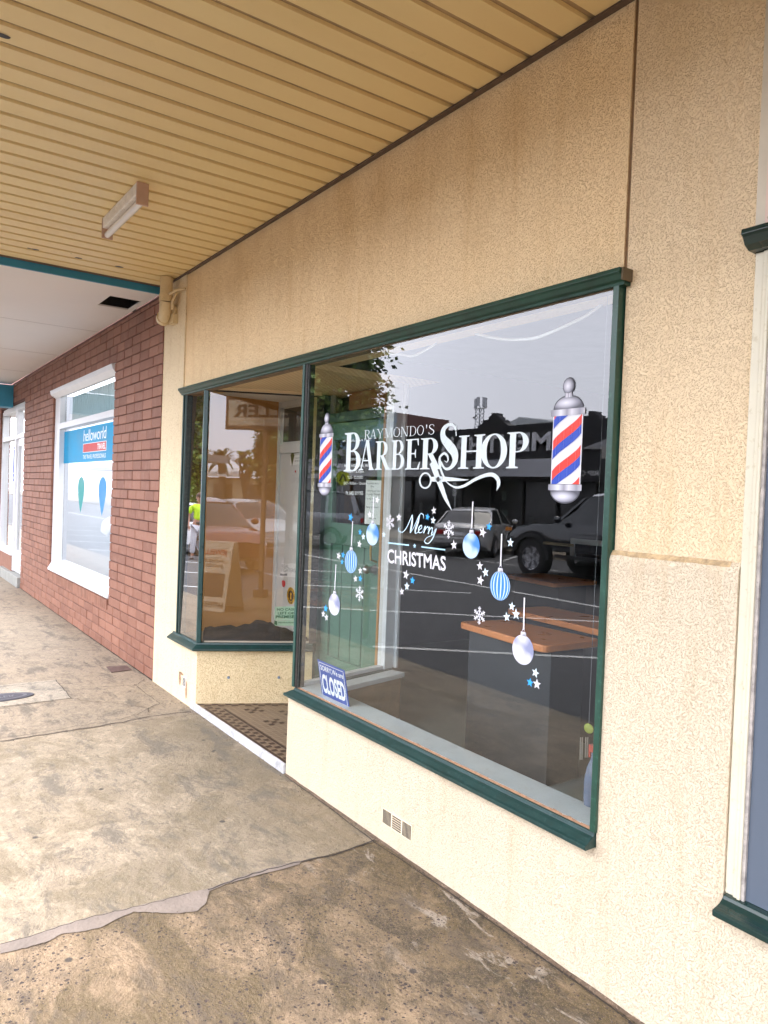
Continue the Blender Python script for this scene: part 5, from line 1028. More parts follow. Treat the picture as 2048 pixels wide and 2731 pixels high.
# mortar patch along the joint between the two near slabs (irregular grey band) and thin patches
up_ = [(0, 1590), (170, 1545), (330, 1490), (500, 1440), (700, 1395), (900, 1345), (1050, 1305), (1150, 1285), (1300, 1230), (1450, 1180), (1659, 1128)]
lo_ = [(0, 1645), (150, 1610), (270, 1575), (340, 1535), (450, 1522), (560, 1500), (640, 1455), (740, 1412), (870, 1418), (980, 1422), (1090, 1408), (1140, 1365), (1158, 1300), (1250, 1258), (1400, 1218), (1659, 1150)]
def subdiv(P, k=5, amp=2.0, sd=0):
    out = []
    for i, (a, b_) in enumerate(zip(P, P[1:])):
        for j in range(k): f_ = j / k; out.append((a[0] + (b_[0] - a[0]) * f_, a[1] + (b_[1] - a[1]) * f_ + amp * mnoise.noise(Vector((i * 1.7 + j * .61, sd, 0)))))
    out.append(P[-1]); return out
poly = subdiv(up_, 5, 4, 1) + subdiv(lo_, 5, 5, 2)[::-1]
m = MB(); m.poly([(*gz(ZG(*p), .003)[:2], .003) for p in poly]); tag(m.build('footpath_patch', paint('grey_mortar', (.22, .18, .15), .85, var=.25, vscale=5, bump=.003, dirt=(.13, .10, .075))), kind='structure')
def crack(P, wd, z=.0032, mat=None, name='footpath_crack', amp=4):
    P = subdiv(P, 6, amp, len(P) + P[0][0] * .01); G = [gz(p, z)[:2] for p in P]; m = MB()
    for i, (a, b_) in enumerate(zip(G, G[1:])):
        d = b_ - a; n_ = np.array([-d[1], d[0]]) / (np.linalg.norm(d) + 1e-9); w0 = wd * (.5 + .5 * abs(mnoise.noise(Vector((i * .7, wd * 99, 2))))); w1 = wd * (.5 + .5 * abs(mnoise.noise(Vector(((i + 1) * .7, wd * 99, 2)))))
        m.poly([(*(a + n_ * w0), z), (*(b_ + n_ * w1), z), (*(b_ - n_ * w1), z), (*(a - n_ * w0), z)])
    return m
ck = MB(); 
def addck(mm): ck.tris(mm.v, mm.f)
addck(crack([ZG(1150, 1290), ZG(1300, 1235), ZG(1450, 1188), ZG(1659, 1135), (900, 2278), (1000, 2238)], .006))
addck(crack([ZG(0, 1592), ZG(170, 1548), ZG(330, 1493), ZG(500, 1443), ZG(700, 1398), ZG(900, 1348), ZG(1050, 1308)], .003))
addck(crack([ZG(0, 470), ZG(300, 425), ZG(600, 375), ZG(850, 330), ZG(1055, 305)], .007))
addck(crack([ZG(0, 455), ZG(250, 415), ZG(450, 385), ZG(650, 350), ZG(760, 322), ZG(870, 262)], .003))
ZL = zc(0, 1500, .3134)
addck(crack([ZL(0, 1240), ZL(300, 1195), ZL(610, 1158), ZL(760, 1178), ZL(980, 1195), ZL(1300, 1250)], .003)); addck(crack([ZL(0, 1058), ZL(250, 1030), ZL(475, 1003)], .004)); addck(crack([ZL(475, 1003), ZL(540, 1080), ZL(610, 1158)], .004))
addck(crack([ZL(860, 1065), ZL(1000, 1055), ZL(1150, 1048), ZL(1230, 990)], .003)); addck(crack([ZL(1140, 1040), ZL(1300, 1150), ZL(1360, 1200), ZL(1260, 1240), ZL(1262, 1272)], .003)); addck(crack([(765, 2072), (860, 2140), (1000, 2246), (1173, 2362), (1400, 2520), (1690, 2731)], .004, amp=2))
tag(ck.build('footpath_cracks', flat('crack_black', (.045, .035, .03), .95)), kind='structure')
# pale concrete surround of the cover + plaster smears near the wall
m = MB(); m.poly([(-6.25, -.65, .003), (-5.665, -.663, .003), (-5.62, -2.2, .003), (-6.3, -2.2, .003)]); tag(m.build('footpath_infill', GD), kind='structure')
t = thing('manhole_cover', 'oval cast iron cover in a pale concrete square of the footpath', 'manhole cover', (-5.88, -1.12, .004)); 
m = MB(); m.extrude(None, [(.105 * math.cos(a_), .25 * math.sin(a_), 0) for a_ in [i * math.pi / 16 for i in range(32)]], [(.1 * math.cos(a_), .245 * math.sin(a_), .006) for a_ in [i * math.pi / 16 for i in range(32)]]); m.build('lid', paint('cast_iron', (.10, .10, .12), .5, .5, var=.2, vscale=20), t)
m = MB()
for i in range(32):
    a0_, a1_ = i * math.pi / 16, (i + 1) * math.pi / 16
    m.poly([(r_ * .1 * math.cos(a_), r_ * .245 * math.sin(a_), .0072) for r_, a_ in ((.82, a0_), (.82, a1_), (.72, a1_), (.72, a0_))])
text_on(m, 'WATER', [(-.025, -.12, .0074), (-.025, .12, .0074), (.03, .12, .0074), (.03, -.12, .0074)][::1], .02); m.build('raised_rim', paint('worn_iron', (.2, .2, .22), .4, .6), t)
gq = [gz(ZL(*p), .003) for p in ((903, 890), (1075, 878), (1120, 915), (945, 938))]
m = MB(); m.extrude(None, [tuple(g_) for g_ in gq], [(g_[0], g_[1], .007) for g_ in gq]); tag(m.build('drain_grate', paint('rusty_grate', (.16, .11, .095), .6, .4, var=.4, vscale=40, bump=.003, bscale=80)), 'small rusty square drain lid in the footpath beside the brick wall', 'drain cover')
# kerb, road
KM = ground_mat('kerb_concrete', (.30, .25, .18), (.25, .21, .16), (.2, .18, .15))
tag(MB().box(-60, 60, KY - .14, KY - .0001, -.3, -.004).build('kerb', KM, bevel=.02), kind='structure')
tag(MB().box(-60, 60, KY - .42, KY - .1401, -.3, -.118).build('gutter', ground_mat('gutter_concrete', (.22, .18, .13), (.17, .14, .11), (.14, .12, .1))), kind='structure')
RM, t_, b_ = newmat('asphalt'); b_.inputs['Roughness'].default_value = .8; co = objco(t_); n1 = noise(t_, .5, 5, .6, co); n2 = noise(t_, 160, 2, .5, co); c_ = mix(t_, (.042, .042, .045), (.075, .073, .072), n1.outputs[0]); c_ = mix(t_, c_, (.14, .14, .14), ramp(t_, n2.outputs[0], [(.6, 0), (.72, .6)]).outputs[0]); t_.links.new(c_, b_.inputs['Base Color']); bumpn(t_, b_, n2.outputs[0], .003)
FK = -14.6
tag(MB().box(-140, 90, FK, KY - .4201, -.35, -.12).build('road', RM), kind='structure')
tag(MB().box(-140, 90, FK - .15, FK - .0001, -.3, .0).build('far_kerb', KM), kind='structure')
tag(MB().box(-140, 90, -18.4, FK - .1501, -.3, .0).build('far_footpath', GC), kind='structure')
tag(MB().box(-140, 90, -120, -18.4001, -.3, -.02).build('yard', GC), kind='structure')
LINE = paint('road_line_paint', (.62, .62, .58), .7, var=.12, vscale=5, dirt=(.25, .25, .24)); m = MB()
def rline(a, b_, w_=.10, z=-.116):
    a, b_ = np.array(a), np.array(b_); d = (b_ - a) / np.linalg.norm(b_ - a); n_ = np.array([-d[1], d[0]]) * w_ / 2
    m.poly([(*(a + n_), z), (*(b_ + n_), z), (*(b_ - n_), z), (*(a - n_), z)])
dx_ = 2.9
for k in range(-8, 8):
    x0 = -6.75 + k * 3.32; rline((x0, -2.72), (x0 + 3.5, -7.0))
rline((-60, -8.05), (40, -7.75), .11)
rline((-60, -12.05), (40, -11.85), .08)
for k in range(-10, 8): x0 = -14.4 + k * 3.4; rline((x0, -11.95), (x0 - 1.7, -14.4), .08)
tag(m.build('road_markings', LINE), kind='structure')

# ================================================================== THE STREET OPPOSITE (seen in the windows as reflections)
CARG = paint('car_window', (.012, .014, .016), .06, spec=.8, var=.05); TYRE = paint('tyre_rubber', (.02, .02, .02), .8, var=.2); RIM = paint('alloy', (.45, .45, .47), .3, .9, var=.1)
TAIL = flat('tail_lamp_red', (.35, .008, .01), .2); AMBER = flat('amber_lamp', (.6, .2, .02), .2); HEADL = flat('head_lamp', (.6, .62, .62), .1); CHROME = flat('chrome', (.6, .6, .6), .12, 1)
def interp(P, x):
    for a, b_ in zip(P, P[1:]):
        if a[0] <= x <= b_[0]: return a[1] + (b_[1] - a[1]) * (x - a[0]) / (b_[0] - a[0])
    return P[0][1] if x < P[0][0] else P[-1][1]
def car(name, label, cat, loc, rz, col, style='sedan', group='parked cars along the street', wr=.32, wt=.2, lift=0, plate=True):
    """nose towards +x of its own frame"""
    P = dict(
        sedan=dict(L=4.6, w=.87, belt=[(-2.3, .82), (-2.15, .93), (-1.3, .96), (0, .93), (1.0, .90), (1.9, .78), (2.3, .62)], roof=[(-1.75, .95), (-1.1, 1.36), (-.3, 1.43), (.35, 1.38), (1.15, .9)], zb=[(-2.3, .38), (-2.0, .22), (2.0, .2), (2.3, .34)], ax=(-1.35, 1.4)),
        hatch=dict(L=4.0, w=.85, belt=[(-2.0, .86), (-1.9, .96), (0, .95), (.9, .92), (1.7, .8), (2.0, .6)], roof=[(-1.95, .97), (-1.5, 1.42), (-.3, 1.5), (.35, 1.42), (1.15, .93)], zb=[(-2.0, .36), (1.7, .2), (2.0, .32)], ax=(-1.25, 1.3)),
        suv=dict(L=4.8, w=.95, belt=[(-2.4, 1.0), (-2.3, 1.1), (0, 1.1), (1.2, 1.08), (2.1, .98), (2.4, .7)], roof=[(-2.3, 1.12), (-2.05, 1.72), (-.3, 1.8), (.4, 1.72), (1.2, 1.1)], zb=[(-2.4, .45), (2.0, .32), (2.4, .45)], ax=(-1.45, 1.5)),
        ute=dict(L=5.2, w=.93, belt=[(-2.6, 1.08), (-.9, 1.08), (.3, 1.06), (.9, 1.05), (1.6, 1.02), (2.3, .92), (2.6, .66)], roof=[(-1.15, 1.09), (-.95, 1.70), (-.2, 1.76), (.35, 1.70), (1.1, 1.07)], zb=[(-2.6, .55), (2.1, .42), (2.6, .5)], ax=(-1.6, 1.62)))[style]
    t = thing(name, label, cat, loc, rz, group); L2 = P['L'] / 2; w_ = P['w']; n = 34; R = []; Gs = []; dz = lift
    rx0, rx1 = P['roof'][0][0], P['roof'][-1][0]
    for i in range(n + 1):
        x = -L2 + P['L'] * i / n; e = min(1, (L2 - abs(x)) / .5); tp = (1 - (1 - e) ** 2) ** .5 if e < 1 else 1; ww = w_ * (.80 + .2 * tp); zb = interp(P['zb'], x) + dz; zs = interp(P['belt'], x) + dz
        wheel = any(abs(x - a) < wr * 1.12 for a in P['ax']); arch = 0
        for a in P['ax']:
            d = abs(x - a)
            if d < wr * 1.15: arch = max(arch, (wr + wr * 1.15 * math.sqrt(max(0, 1 - (d / (wr * 1.15)) ** 2))) - .0)
        zl = max(zb, arch) if wheel else zb; zl = min(zl, zs - .1)
        h = [(0, zb + .02), (ww * .7, zb + .02), (ww * .72, zl), (ww * .97, zl), (ww, zl + (zs - zl) * .35), (ww * .985, zl + (zs - zl) * .75), (ww * .93, zs), (ww * .5, zs + .035), (0, zs + .045)]
        R.append([(x, y, z) for y, z in h] + [(x, -y, z) for y, z in h[-2:0:-1]])
    MB().loft(R).build('body', col, t, smooth=35)
    # cabin: roof skin on glass sides
    C_ = []; xs = [rx0 + (rx1 - rx0) * k / 16 for k in range(17)]
    def sec(x, zoff=0, ins=0):
        zs = interp(P['belt'], x) + dz; zr = max(interp(P['roof'], x) + dz, zs + .0); k_ = (zr - zs) / .5; wb = w_ * .93 - ins; wt_ = wb - .20 * min(1, k_)
        return zs, zr, wb, wt_
    for x in xs:
        zs, zr, wb, wt_ = sec(x); C_.append([(x, wb, zs - .02), (x, wt_ + .02, zr - .06 if zr - zs > .1 else zs), (x, wt_ * .8, zr - .012), (x, 0, zr), (x, -wt_ * .8, zr - .012), (x, -wt_ - .02, zr - .06 if zr - zs > .1 else zs), (x, -wb, zs - .02)])
    MB().loft(C_, closed=False, cap=False).build('window', CARG, t, smooth=35)
    # roof panel and pillars proud of the glass
    rm = MB(); rr = [p for p in P['roof']]; ra, rb2 = rr[1][0], rr[-2][0]
    for sgn in (1,):
        ring = []
        for k in range(11):
            x = ra - .06 + (rb2 - ra + .1) * k / 10; zs, zr, wb, wt_ = sec(x); ring.append([(x, wt_ + .03, zr - .075), (x, wt_ * .8 + .005, zr + .0), (x, 0, zr + .012), (x, -wt_ * .8 - .005, zr + .0), (x, -wt_ - .03, zr - .075), (x, 0, zr - .03)])
        rm.loft(ring)
    def pillar(xa, xb, wdt):
        for sg in (1, -1):
            za, _, wb, _ = sec(xa); _, zr, _, wt_ = sec(xb); zr -= .05
            rm.loft([[(xa - wdt, sg * (wb + .006), za - .01), (xa + wdt, sg * (wb + .006), za - .01), (xa + wdt, sg * (wb - .03), za - .01), (xa - wdt, sg * (wb - .03), za - .01)], [(xb - wdt * .7, sg * (wt_ + .035), zr), (xb + wdt * .7, sg * (wt_ + .035), zr), (xb + wdt * .7, sg * (wt_), zr), (xb - wdt * .7, sg * (wt_), zr)]])
    pillar(rr[-1][0] - .06, rr[-2][0] + .02, .045); pillar(rr[0][0] + .06, rr[1][0] - .02, .09 if style != 'ute' else .05); pillar(-.25, -.25, .04)
    if style == 'suv': pillar(-1.3, -1.3, .04)
    rm.build('roof', col, t, smooth=35)
    for a in P['ax']:
        for sg in (1, -1):
            m = MB(); prof_ = [(wr * .62, -wt / 2 + .0), (wr * .93, -wt / 2), (wr, -wt / 2 + .03), (wr, wt / 2 - .03), (wr * .93, wt / 2), (wr * .62, wt / 2)]; ns = 24
            m.loft([[(a + r * math.cos(2 * math.pi * k / ns), sg * (w_ - wt / 2 + .02) + y_, wr + r * math.sin(2 * math.pi * k / ns)) for k in range(ns)] for r, y_ in prof_], cap=False); wh = m.build('wheel', TYRE, t, smooth=35)
            m = MB(); yy = sg * (w_ + .02)
            m.loft([[(a + r * math.cos(2 * math.pi * k / ns), sg * (w_ + .02) - sg * y_, wr + r * math.sin(2 * math.pi * k / ns)) for k in range(ns)] for r, y_ in ((wr * .64, .0), (wr * .60, .004), (wr * .57, .05), (wr * .05, .06))], cap=False)
            for k in range(6):
                th = k * math.pi / 3; c0, s0 = math.cos(th), math.sin(th); wd_ = wr * .07
                m.tris([(a + c0 * wr * .1 - s0 * wd_, yy - sg * .012, wr + s0 * wr * .1 + c0 * wd_), (a + c0 * wr * .1 + s0 * wd_, yy - sg * .012, wr + s0 * wr * .1 - c0 * wd_), (a + c0 * wr * .6 + s0 * wd_, yy - sg * .004, wr + s0 * wr * .6 - c0 * wd_), (a + c0 * wr * .6 - s0 * wd_, yy - sg * .004, wr + s0 * wr * .6 + c0 * wd_)], [(0, 1, 2, 3)])
            m.build('rim', RIM, wh)
    zt_ = interp(P['belt'], -L2) + dz; zf = interp(P['belt'], L2 * .96) + dz
    for sg in (1, -1):
        m = MB(); m.box(-L2 - .015, -L2 + .12, *sorted((sg * w_ * .42, sg * w_ * .84)), zt_ - .17, zt_ - .04); m.build('tail_light', TAIL, t, bevel=.015)
        m = MB(); m.box(L2 - .26, L2 - .04, *sorted((sg * w_ * .45, sg * w_ * .86)), zf - .16, zf - .03); m.build('headlight', HEADL, t, bevel=.02)
        m = MB(); m.ball((rr[-1][0] - .28, sg * (w_ + .10), sec(rr[-1][0] - .28)[0] + .10), .07, .10, .075, 10, 6); m.build('side_mirror', col, t, smooth=True)
    m = MB(); m.box(-L2 - .03, -L2 + .1, -w_ * .84, w_ * .84, interp(P['zb'], -L2) + dz + .02, interp(P['zb'], -L2) + dz + .2); m.box(L2 - .1, L2 + .02, -w_ * .8, w_ * .8, interp(P['zb'], L2) + dz, interp(P['zb'], L2) + dz + .16); m.build('bumper', col if style != 'ute' else BLACK, t, bevel=.03)
    if plate: m = MB(); m.box(-L2 - .022, -L2 + .0, -.19, .19, zt_ - .19, zt_ - .08); m.build('number_plate', flat('plate_white', (.7, .7, .7)), t)
    return t
CSIL = paint('silver_car_paint', (.50, .50, .49), .3, .4, var=.04, coat=.5); CWHT = paint('white_car_paint', (.80, .80, .80), .3, 0, var=.02, coat=.5); CBLK = paint('black_car_paint', (.008, .010, .014), .15, 0, var=.1, coat=1); CRED = paint('maroon_car_paint', (.22, .035, .02), .25, .2, var=.05, coat=.8); CGRY = paint('grey_car_paint', (.2, .21, .22), .3, .4, var=.05, coat=.5)
RZ = -.12
car('parked_car', 'pale silver sedan seen from behind, parked across the road below the dark shopfront', 'car', (-17.35, -14.0 - .9 + 1.0, RZ), rad(180 + 56), CSIL, 'sedan')
ut = car('utility_truck', 'raised black utility truck with chunky tyres and alloy rims out on the road', 'truck', (-9.95, -11.15, RZ), rad(180), CBLK, 'ute', wr=.43, wt=.28, lift=.16, plate=False)
m = MB(); m.loft([[(-2.55, y, 1.2) if 0 else (x, y, z) for x, z in ((-2.58, 1.21), (-1.0, 1.21), (-1.15, 1.78), (-2.45, 1.76))] for y in (-.84, .84)]); m.build('canopy', CBLK, ut, bevel=.03)
m = MB(); m.box(-2.3, -1.35, -.846, .846, 1.35, 1.68); m.build('canopy_window', CARG, ut)
for sg in (1, -1): m = MB(); m.loft([[(1.62 + r * math.cos(a), sg * (.86 + w2), .42 + r * math.sin(a)) for a in [math.pi * k / 12 for k in range(13)]] for r, w2 in ((.47, .0), (.56, .02), (.56, .13), (.48, .13))], cap=False, closed=False); m.build('wheel_flare', BLACK, ut)
for sg in (1, -1): m = MB(); m.box(2.30, 2.5, *sorted((sg * .88, sg * .80)), .98, 1.06); m.build('indicator', AMBER, ut)
m = MB(); m.box(.35, -1.0, .935, .95, .60, .64) if 0 else m.box(-1.1, .9, -1.0, -.9, .50, .56); m.build('side_step', BLACK, ut)
car('parked_car', 'white sedan parked behind the black utility truck', 'car', (-11.9, -14.6 + .9, RZ), rad(180 + 56), CWHT, 'sedan')
car('parked_car', 'white four wheel drive reflected in the travel agency window', 'car', (-30.2, -12.9, RZ), rad(236), CWHT, 'suv')
car('parked_car', 'second white four wheel drive further along beside the first', 'car', (-34.2, -12.9, RZ), rad(236), CWHT, 'suv')
car('parked_car', 'grey hatchback parked beside the silver sedan near the crossing sign', 'car', (-21.6, -13.6, RZ), rad(236), CGRY, 'hatch') if 0 else None
car('parked_car', 'dull maroon hatchback reflected in the splayed pane of the left display', 'car', (4.9, -6.0, RZ), rad(129), CRED, 'hatch')
car('parked_car', 'pale silver sedan reflected beyond the maroon hatchback in the splayed pane', 'car', (9.6, -7.2, RZ), rad(129), CSIL, 'sedan')
car('parked_car', 'grey four wheel drive parked at the kerb, reflected behind the person', 'car', (-21.0, -9.2, RZ), rad(129), CGRY, 'suv')
car('parked_car', 'white hatchback nose to the kerb at the far left, past the person', 'car', (-21.6, -5.6, RZ), rad(129), CWHT, 'hatch')

# ---- trees
LEAF1 = paint('leaf_dark', (.03, .055, .02), .6, var=.35, vscale=2); LEAF2 = paint('leaf_light', (.13, .20, .04), .6, var=.3, vscale=2); LEAF3 = paint('leaf_lime', (.42, .50, .08), .6, var=.3, vscale=2); LEAF4 = paint('leaf_spring', (.22, .30, .06), .6, var=.3, vscale=2); LEAF5 = paint('leaf_yellow', (.55, .60, .14), .6, var=.25, vscale=2); BARK = paint('bark', (.10, .075, .055), .9, var=.3, vscale=12, bump=.01, bscale=20)
for lm in (LEAF1, LEAF2, LEAF3):
    bb = next(n for n in lm.node_tree.nodes if n.type == 'BSDF_PRINCIPLED'); bb.inputs['Subsurface Weight'].default_value = 0
def tree(name, label, loc, trunk_h, rx, rz_, zc0, seed, nclump=120, per=34, leaf=.16, mats=(LEAF1, LEAF2), droop=0, group='street trees', tr=.16):
    rnd = random.Random(seed); t = thing(name, label, 'tree', loc, rnd.random() * 6, group)
    m = MB(); tops = []; m.tube([(0, 0, -.1), (.03, .02, trunk_h * .5), (-.02, .03, trunk_h)], [tr * 1.25, tr, tr * .85], 10)
    C_ = []
    for k in range(nclump):
        while True:
            p = Vector((rnd.uniform(-1, 1), rnd.uniform(-1, 1), rnd.uniform(-1, 1)))
            if .12 < p.length < 1: break
        p = p.normalized() * (p.length ** .45) * (.8 + .35 * mnoise.noise(p * 2.1 + Vector((seed, 0, 0))))
        C_.append(Vector((p.x * rx, p.y * rx, zc0 + p.z * rz_)))
    for k in range(11):
        a = rnd.random() * 6.28; e = C_[rnd.randrange(len(C_))] * 1.0; s_ = Vector((0, 0, trunk_h * rnd.uniform(.75, 1))); mid = (s_ + e) / 2 + Vector((rnd.uniform(-.3, .3), rnd.uniform(-.3, .3), .2)); m.tube([s_, mid, e], [tr * .5, tr * .28, tr * .08], 6)
    m.build('trunk', BARK, t, smooth=True)
    for mi, mt in enumerate(mats):
        m = MB()
        for k, c in enumerate(C_):
            if (k * 7 + (1 if c.z > zc0 else 0)) % len(mats) != mi: continue
            cr = rx * rnd.uniform(.13, .26)
            for j in range(per):
                q = Vector((rnd.gauss(0, .5), rnd.gauss(0, .5), rnd.gauss(0, .42 + droop) - droop)) * cr + c; a = Vector((rnd.uniform(-1, 1), rnd.uniform(-1, 1), rnd.uniform(-.6, .4))).normalized(); b2 = a.cross(Vector((rnd.uniform(-1, 1), rnd.uniform(-1, 1), rnd.uniform(-1, 1)))).normalized(); s = leaf * rnd.uniform(.6, 1.3)
                m.poly([q, q + a * s * .6 + b2 * s * .35, q + a * s * 1.25, q + a * s * .6 - b2 * s * .35])
        m.build('crown' if mi == 0 else 'crown_lighter_leaves', mt, t)  # clumps take the leaf tones in turn, lighter ones all through the crown
    return t
tree('street_tree', 'broad dark leafy tree reflected at the upper left of the big window', (-25.0, -10.3, RZ), 2.2, 4.8, 4.6, 6.5, 11, 300, 210, .19)
tree('street_tree', 'tall tree with lime new leaves filling the narrow front pane', (-31.6, -10.4, RZ), 1.5, 3.2, 3.6, 4.9, 5, 200, 150, .17, (LEAF4, LEAF3, LEAF5), .2)
tree('street_tree', 'dense rounded tree behind the hanging jeweller sign', (20.0, -11.0, RZ), 1.3, 1.7, 2.3, 3.2, 23, 160, 140, .15)
tree('street_tree', 'smaller airy tree beside the dense one, beyond the pale roof', (27, -16.6, RZ), 1.6, .5, 1.2, 3.2, 31, 40, 50, .10)
tree('street_tree', 'leafy tree further down the far footpath past the crossing sign', (-45, -15.8, 0), 2.0, 3.6, 3.2, 5.4, 37, 120, 80, .26)
# palm
t = thing('palm_tree', 'palm with a spiky crown rising over the pale roof', 'palm tree', (40, -25.5, 0), 0); m = MB(); m.tube([(0, 0, 0), (0, .1, 2), (0, 0, 3.6)], [.35, .28, .3], 10); m.build('trunk', BARK, t, smooth=True)
m = MB(); rnd = random.Random(2)
for k in range(34):
    a = k * 2.4; el = rnd.uniform(-.15, 1.3); ln = rnd.uniform(1.7, 2.4); pts = []
    for i in range(9):
        s = i / 8; r = ln * s * math.cos(el) + .3 * s * s; z = 3.6 + ln * s * math.sin(el) - .9 * s * s * s * ln * .6; pts.append((r * math.cos(a), r * math.sin(a), z, .16 * (1 - s) ** .6 + .02))
    for p, q in zip(pts, pts[1:]):
        n_ = Vector((-math.sin(a), math.cos(a), 0)); m.tris([Vector(p[:3]) + n_ * p[3], Vector(q[:3]) + n_ * q[3], Vector(q[:3]) - n_ * q[3], Vector(p[:3]) - n_ * p[3]], [(0, 1, 2, 3)])
m.build('crown', LEAF1, t)

# ---- buildings opposite
YF = -18.4
def fpx(p, Y=18.4): a = wl(p, Y); return a[0], a[2]
BK = paint('black_facade', (.022, .022, .025), .6, var=.2, vscale=2); GREYB = paint('grey_awning_band', (.55, .56, .6), .6, var=.05); 
b1 = thing('surf_shop_building', 'black surf shop building with stepped parapet and grey lettered awning band', 'building', (0, 0, 0))
Pk = [(1000, 1156), (1100, 1155), (1237, 1144), (1273, 1141), (1274, 1136), (1286, 1128), (1287, 1121), (1301, 1119), (1302, 1111), (1308, 1109), (1309, 1101), (1322, 1101), (1323, 1109), (1329, 1111), (1330, 1117), (1341, 1119), (1342, 1126), (1354, 1134), (1357, 1136), (1473, 1126), (1556, 1109), (1556, 1109), (1568, 1108), (1569, 1096), (1585, 1096), (1586, 1104), (1596, 1107), (1597, 1116), (1627, 1117)]
pts = [fpx(p) for p in Pk]; zbase = pts[-1][1]; 
# straighten : parapet base at one height, ornaments above it
Zp = sum(fpx(p)[1] for p in ((1100, 1155), (1237, 1144), (1473, 1127), (1600, 1117))) / 4
prof_ = []
for (x, z), p in zip(pts, Pk): prof_.append((x, Zp if p[0] in (1000, 1100, 1237, 1273, 1357, 1473, 1627) else max(z, Zp)))
m = MB(); xl, xr = prof_[0][0], -14.6
prof_ = prof_[:-1] + [(prof_[-1][0], Zp), (xr, Zp)]
for (a, za_), (b_, zb_) in zip(prof_, prof_[1:]):
    if b_ - a > .001: m.loft([[(a, YF, 2.3), (b_, YF, 2.3), (b_, YF - .35, 2.3), (a, YF - .35, 2.3)], [(a, YF, za_), (b_, YF, zb_), (b_, YF - .35, zb_), (a, YF - .35, za_)]])
m.build('parapet', BK, b1)
xa, zt_ = fpx((898, 1241)); xb, zb_ = fpx((1472, 1271)); xb = fpx((1478, 1240))[0]; zt_ = fpx((1472, 1219))[1]; zt_ = (zt_ + fpx((898, 1241))[1]) / 2; zb_ = (zb_ + fpx((898, 1272))[1]) / 2
m = MB(); m.box(xa, xb, YF + .001, YF + .22, zb_, zt_); m.build('awning_band', GREYB, b1)
m = MB(); m.box(xl, xb + 3.4, YF + .001, YF + .2, zt_ + .001, zt_ + .10) if 0 else m.box(xa, xl, YF - .3, YF + .02, zt_, zt_ + .42); m.build('side_fascia', BK, b1)
m = MB(); x0_ = fpx((1175, 1215))[0]; x1_ = fpx((1470, 1150))[0]; zz0, zz1 = fpx((1430, 1203))[1], fpx((1440, 1150))[1]
def mirror_text(m, txt, x0, x1, z0, z1, y, bold=.02): # faces the shop: reads correctly seen from +y (so x runs backwards)
    text_on(m, txt, [(x1, y, z0), (x0, y, z0), (x0, y, z1), (x1, y, z1)], bold)
mirror_text(m, "MENTHA'S", x0_, x1_, zz0, zz1, YF + .006, .03); m.build('facade_lettering', flat('grey_lettering', (.75, .75, .78)), b1)
m = MB(); xs0, xs1 = fpx((965, 1262))[0], fpx((1360, 1255))[0]; mirror_text(m, 'S U R F  &  S T R E E T  S U P P L Y  E S T . 1 9 6 9', xs0, xs1, zb_ + (zt_ - zb_) * .35, zb_ + (zt_ - zb_) * .62, YF + .223, .004); m.build('band_lettering', flat('dark_band_lettering', (.04, .04, .05)), b1)
m = MB(); mirror_text(m, 'RIP CURL', fpx((1512, 1262))[0], fpx((1598, 1262))[0], 2.50, 2.68, YF + .06, .01); m.build('side_lettering', flat('white_sign_lettering', (.6, .6, .6)), b1)
m = MB(); m.box(xb + .05, xr, YF - .25, YF + .05, 2.3, 3.05); m.build('right_signboard', BK, b1)
q_ = [fpx((1552, 1198)), fpx((1630, 1198)), fpx((1630, 1168))]; m = MB(); m.loft([[(x, y, z) for x, z in q_] for y in (YF + .01, YF + .12)]); m.build('gable_awning', flat('grey_gable', (.3, .3, .31)), b1)
m = MB(); m.box(xl - 9, xr, YF - .6, YF - .5, 0, 2.45); m.build('shopfront_glazing', flat('dark_shop_glass', (.010, .011, .013), .15), b1)
m = MB(); rnd = random.Random(9)
for k in range(13): x = xl - 8 + k * 1.75; m.box(x, x + .07, YF - .49, YF - .40, 0, 2.4)
m.box(xl - 9, xr, YF - .49, YF - .42, .0, .35); m.build('shopfront_frame', flat('dark_frame', (.03, .03, .03)), b1)
for k in range(26):
    x = rnd.uniform(xl - 7, xr - .5); z = rnd.uniform(.4, 1.6); m = MB(); m.box(x, x + rnd.uniform(.15, .5), YF - .498, YF - .492, z, z + rnd.uniform(.15, .5)); m.build('window_display', paint('display_%d' % (k % 5), [(.09, .1, .1), (.05, .06, .07), (.12, .11, .09), (.04, .07, .06), (.15, .15, .16)][k % 5], .7, var=.4, vscale=8), b1)
m = MB(); m.box(xl - 9, xr, YF - 9, YF - .3501, 2.4, Zp - .5); m.build('roof', flat('roof_grey', (.25, .25, .26)), b1)
# two-storey block behind with blue side and brick front
b2 = thing('corner_building', 'corner building with pale blue wall and dark red brick face above the surf shop', 'building', (0, 0, 0)); Yb = 19.4
x0_, z0_ = wl((917, 1121), Yb)[0], wl((917, 1121), Yb)[2]; xc_, zc2 = wl((1060, 1101), Yb)[0], wl((1060, 1101), Yb)[2]; xr_, zr_ = wl((1186, 1115), 22.5)[0], wl((1186, 1115), 22.5)[2]
m = MB(); m.box(x0_ - 2, xc_, -Yb - .3, -Yb, 3.0, zc2); m.build('blue_wall', paint('blue_render', (.16, .25, .36), .7, var=.06), b2)
m = MB(); m.extrude(None, [(xc_ + .001, -Yb, 3.0), (xc_ + .001, -Yb, zc2), (xc_ + .001, -Yb - .3, zc2), (xc_ + .001, -Yb - .3, 3.0)], [(xr_, -22.5, 3.0), (xr_, -22.5, zc2 - .05), (xr_, -22.8, zc2 - .05), (xr_, -22.8, 3.0)]); m.build('brick_face', paint('dark_brick', (.11, .05, .04), .8, var=.3, vscale=6), b2)
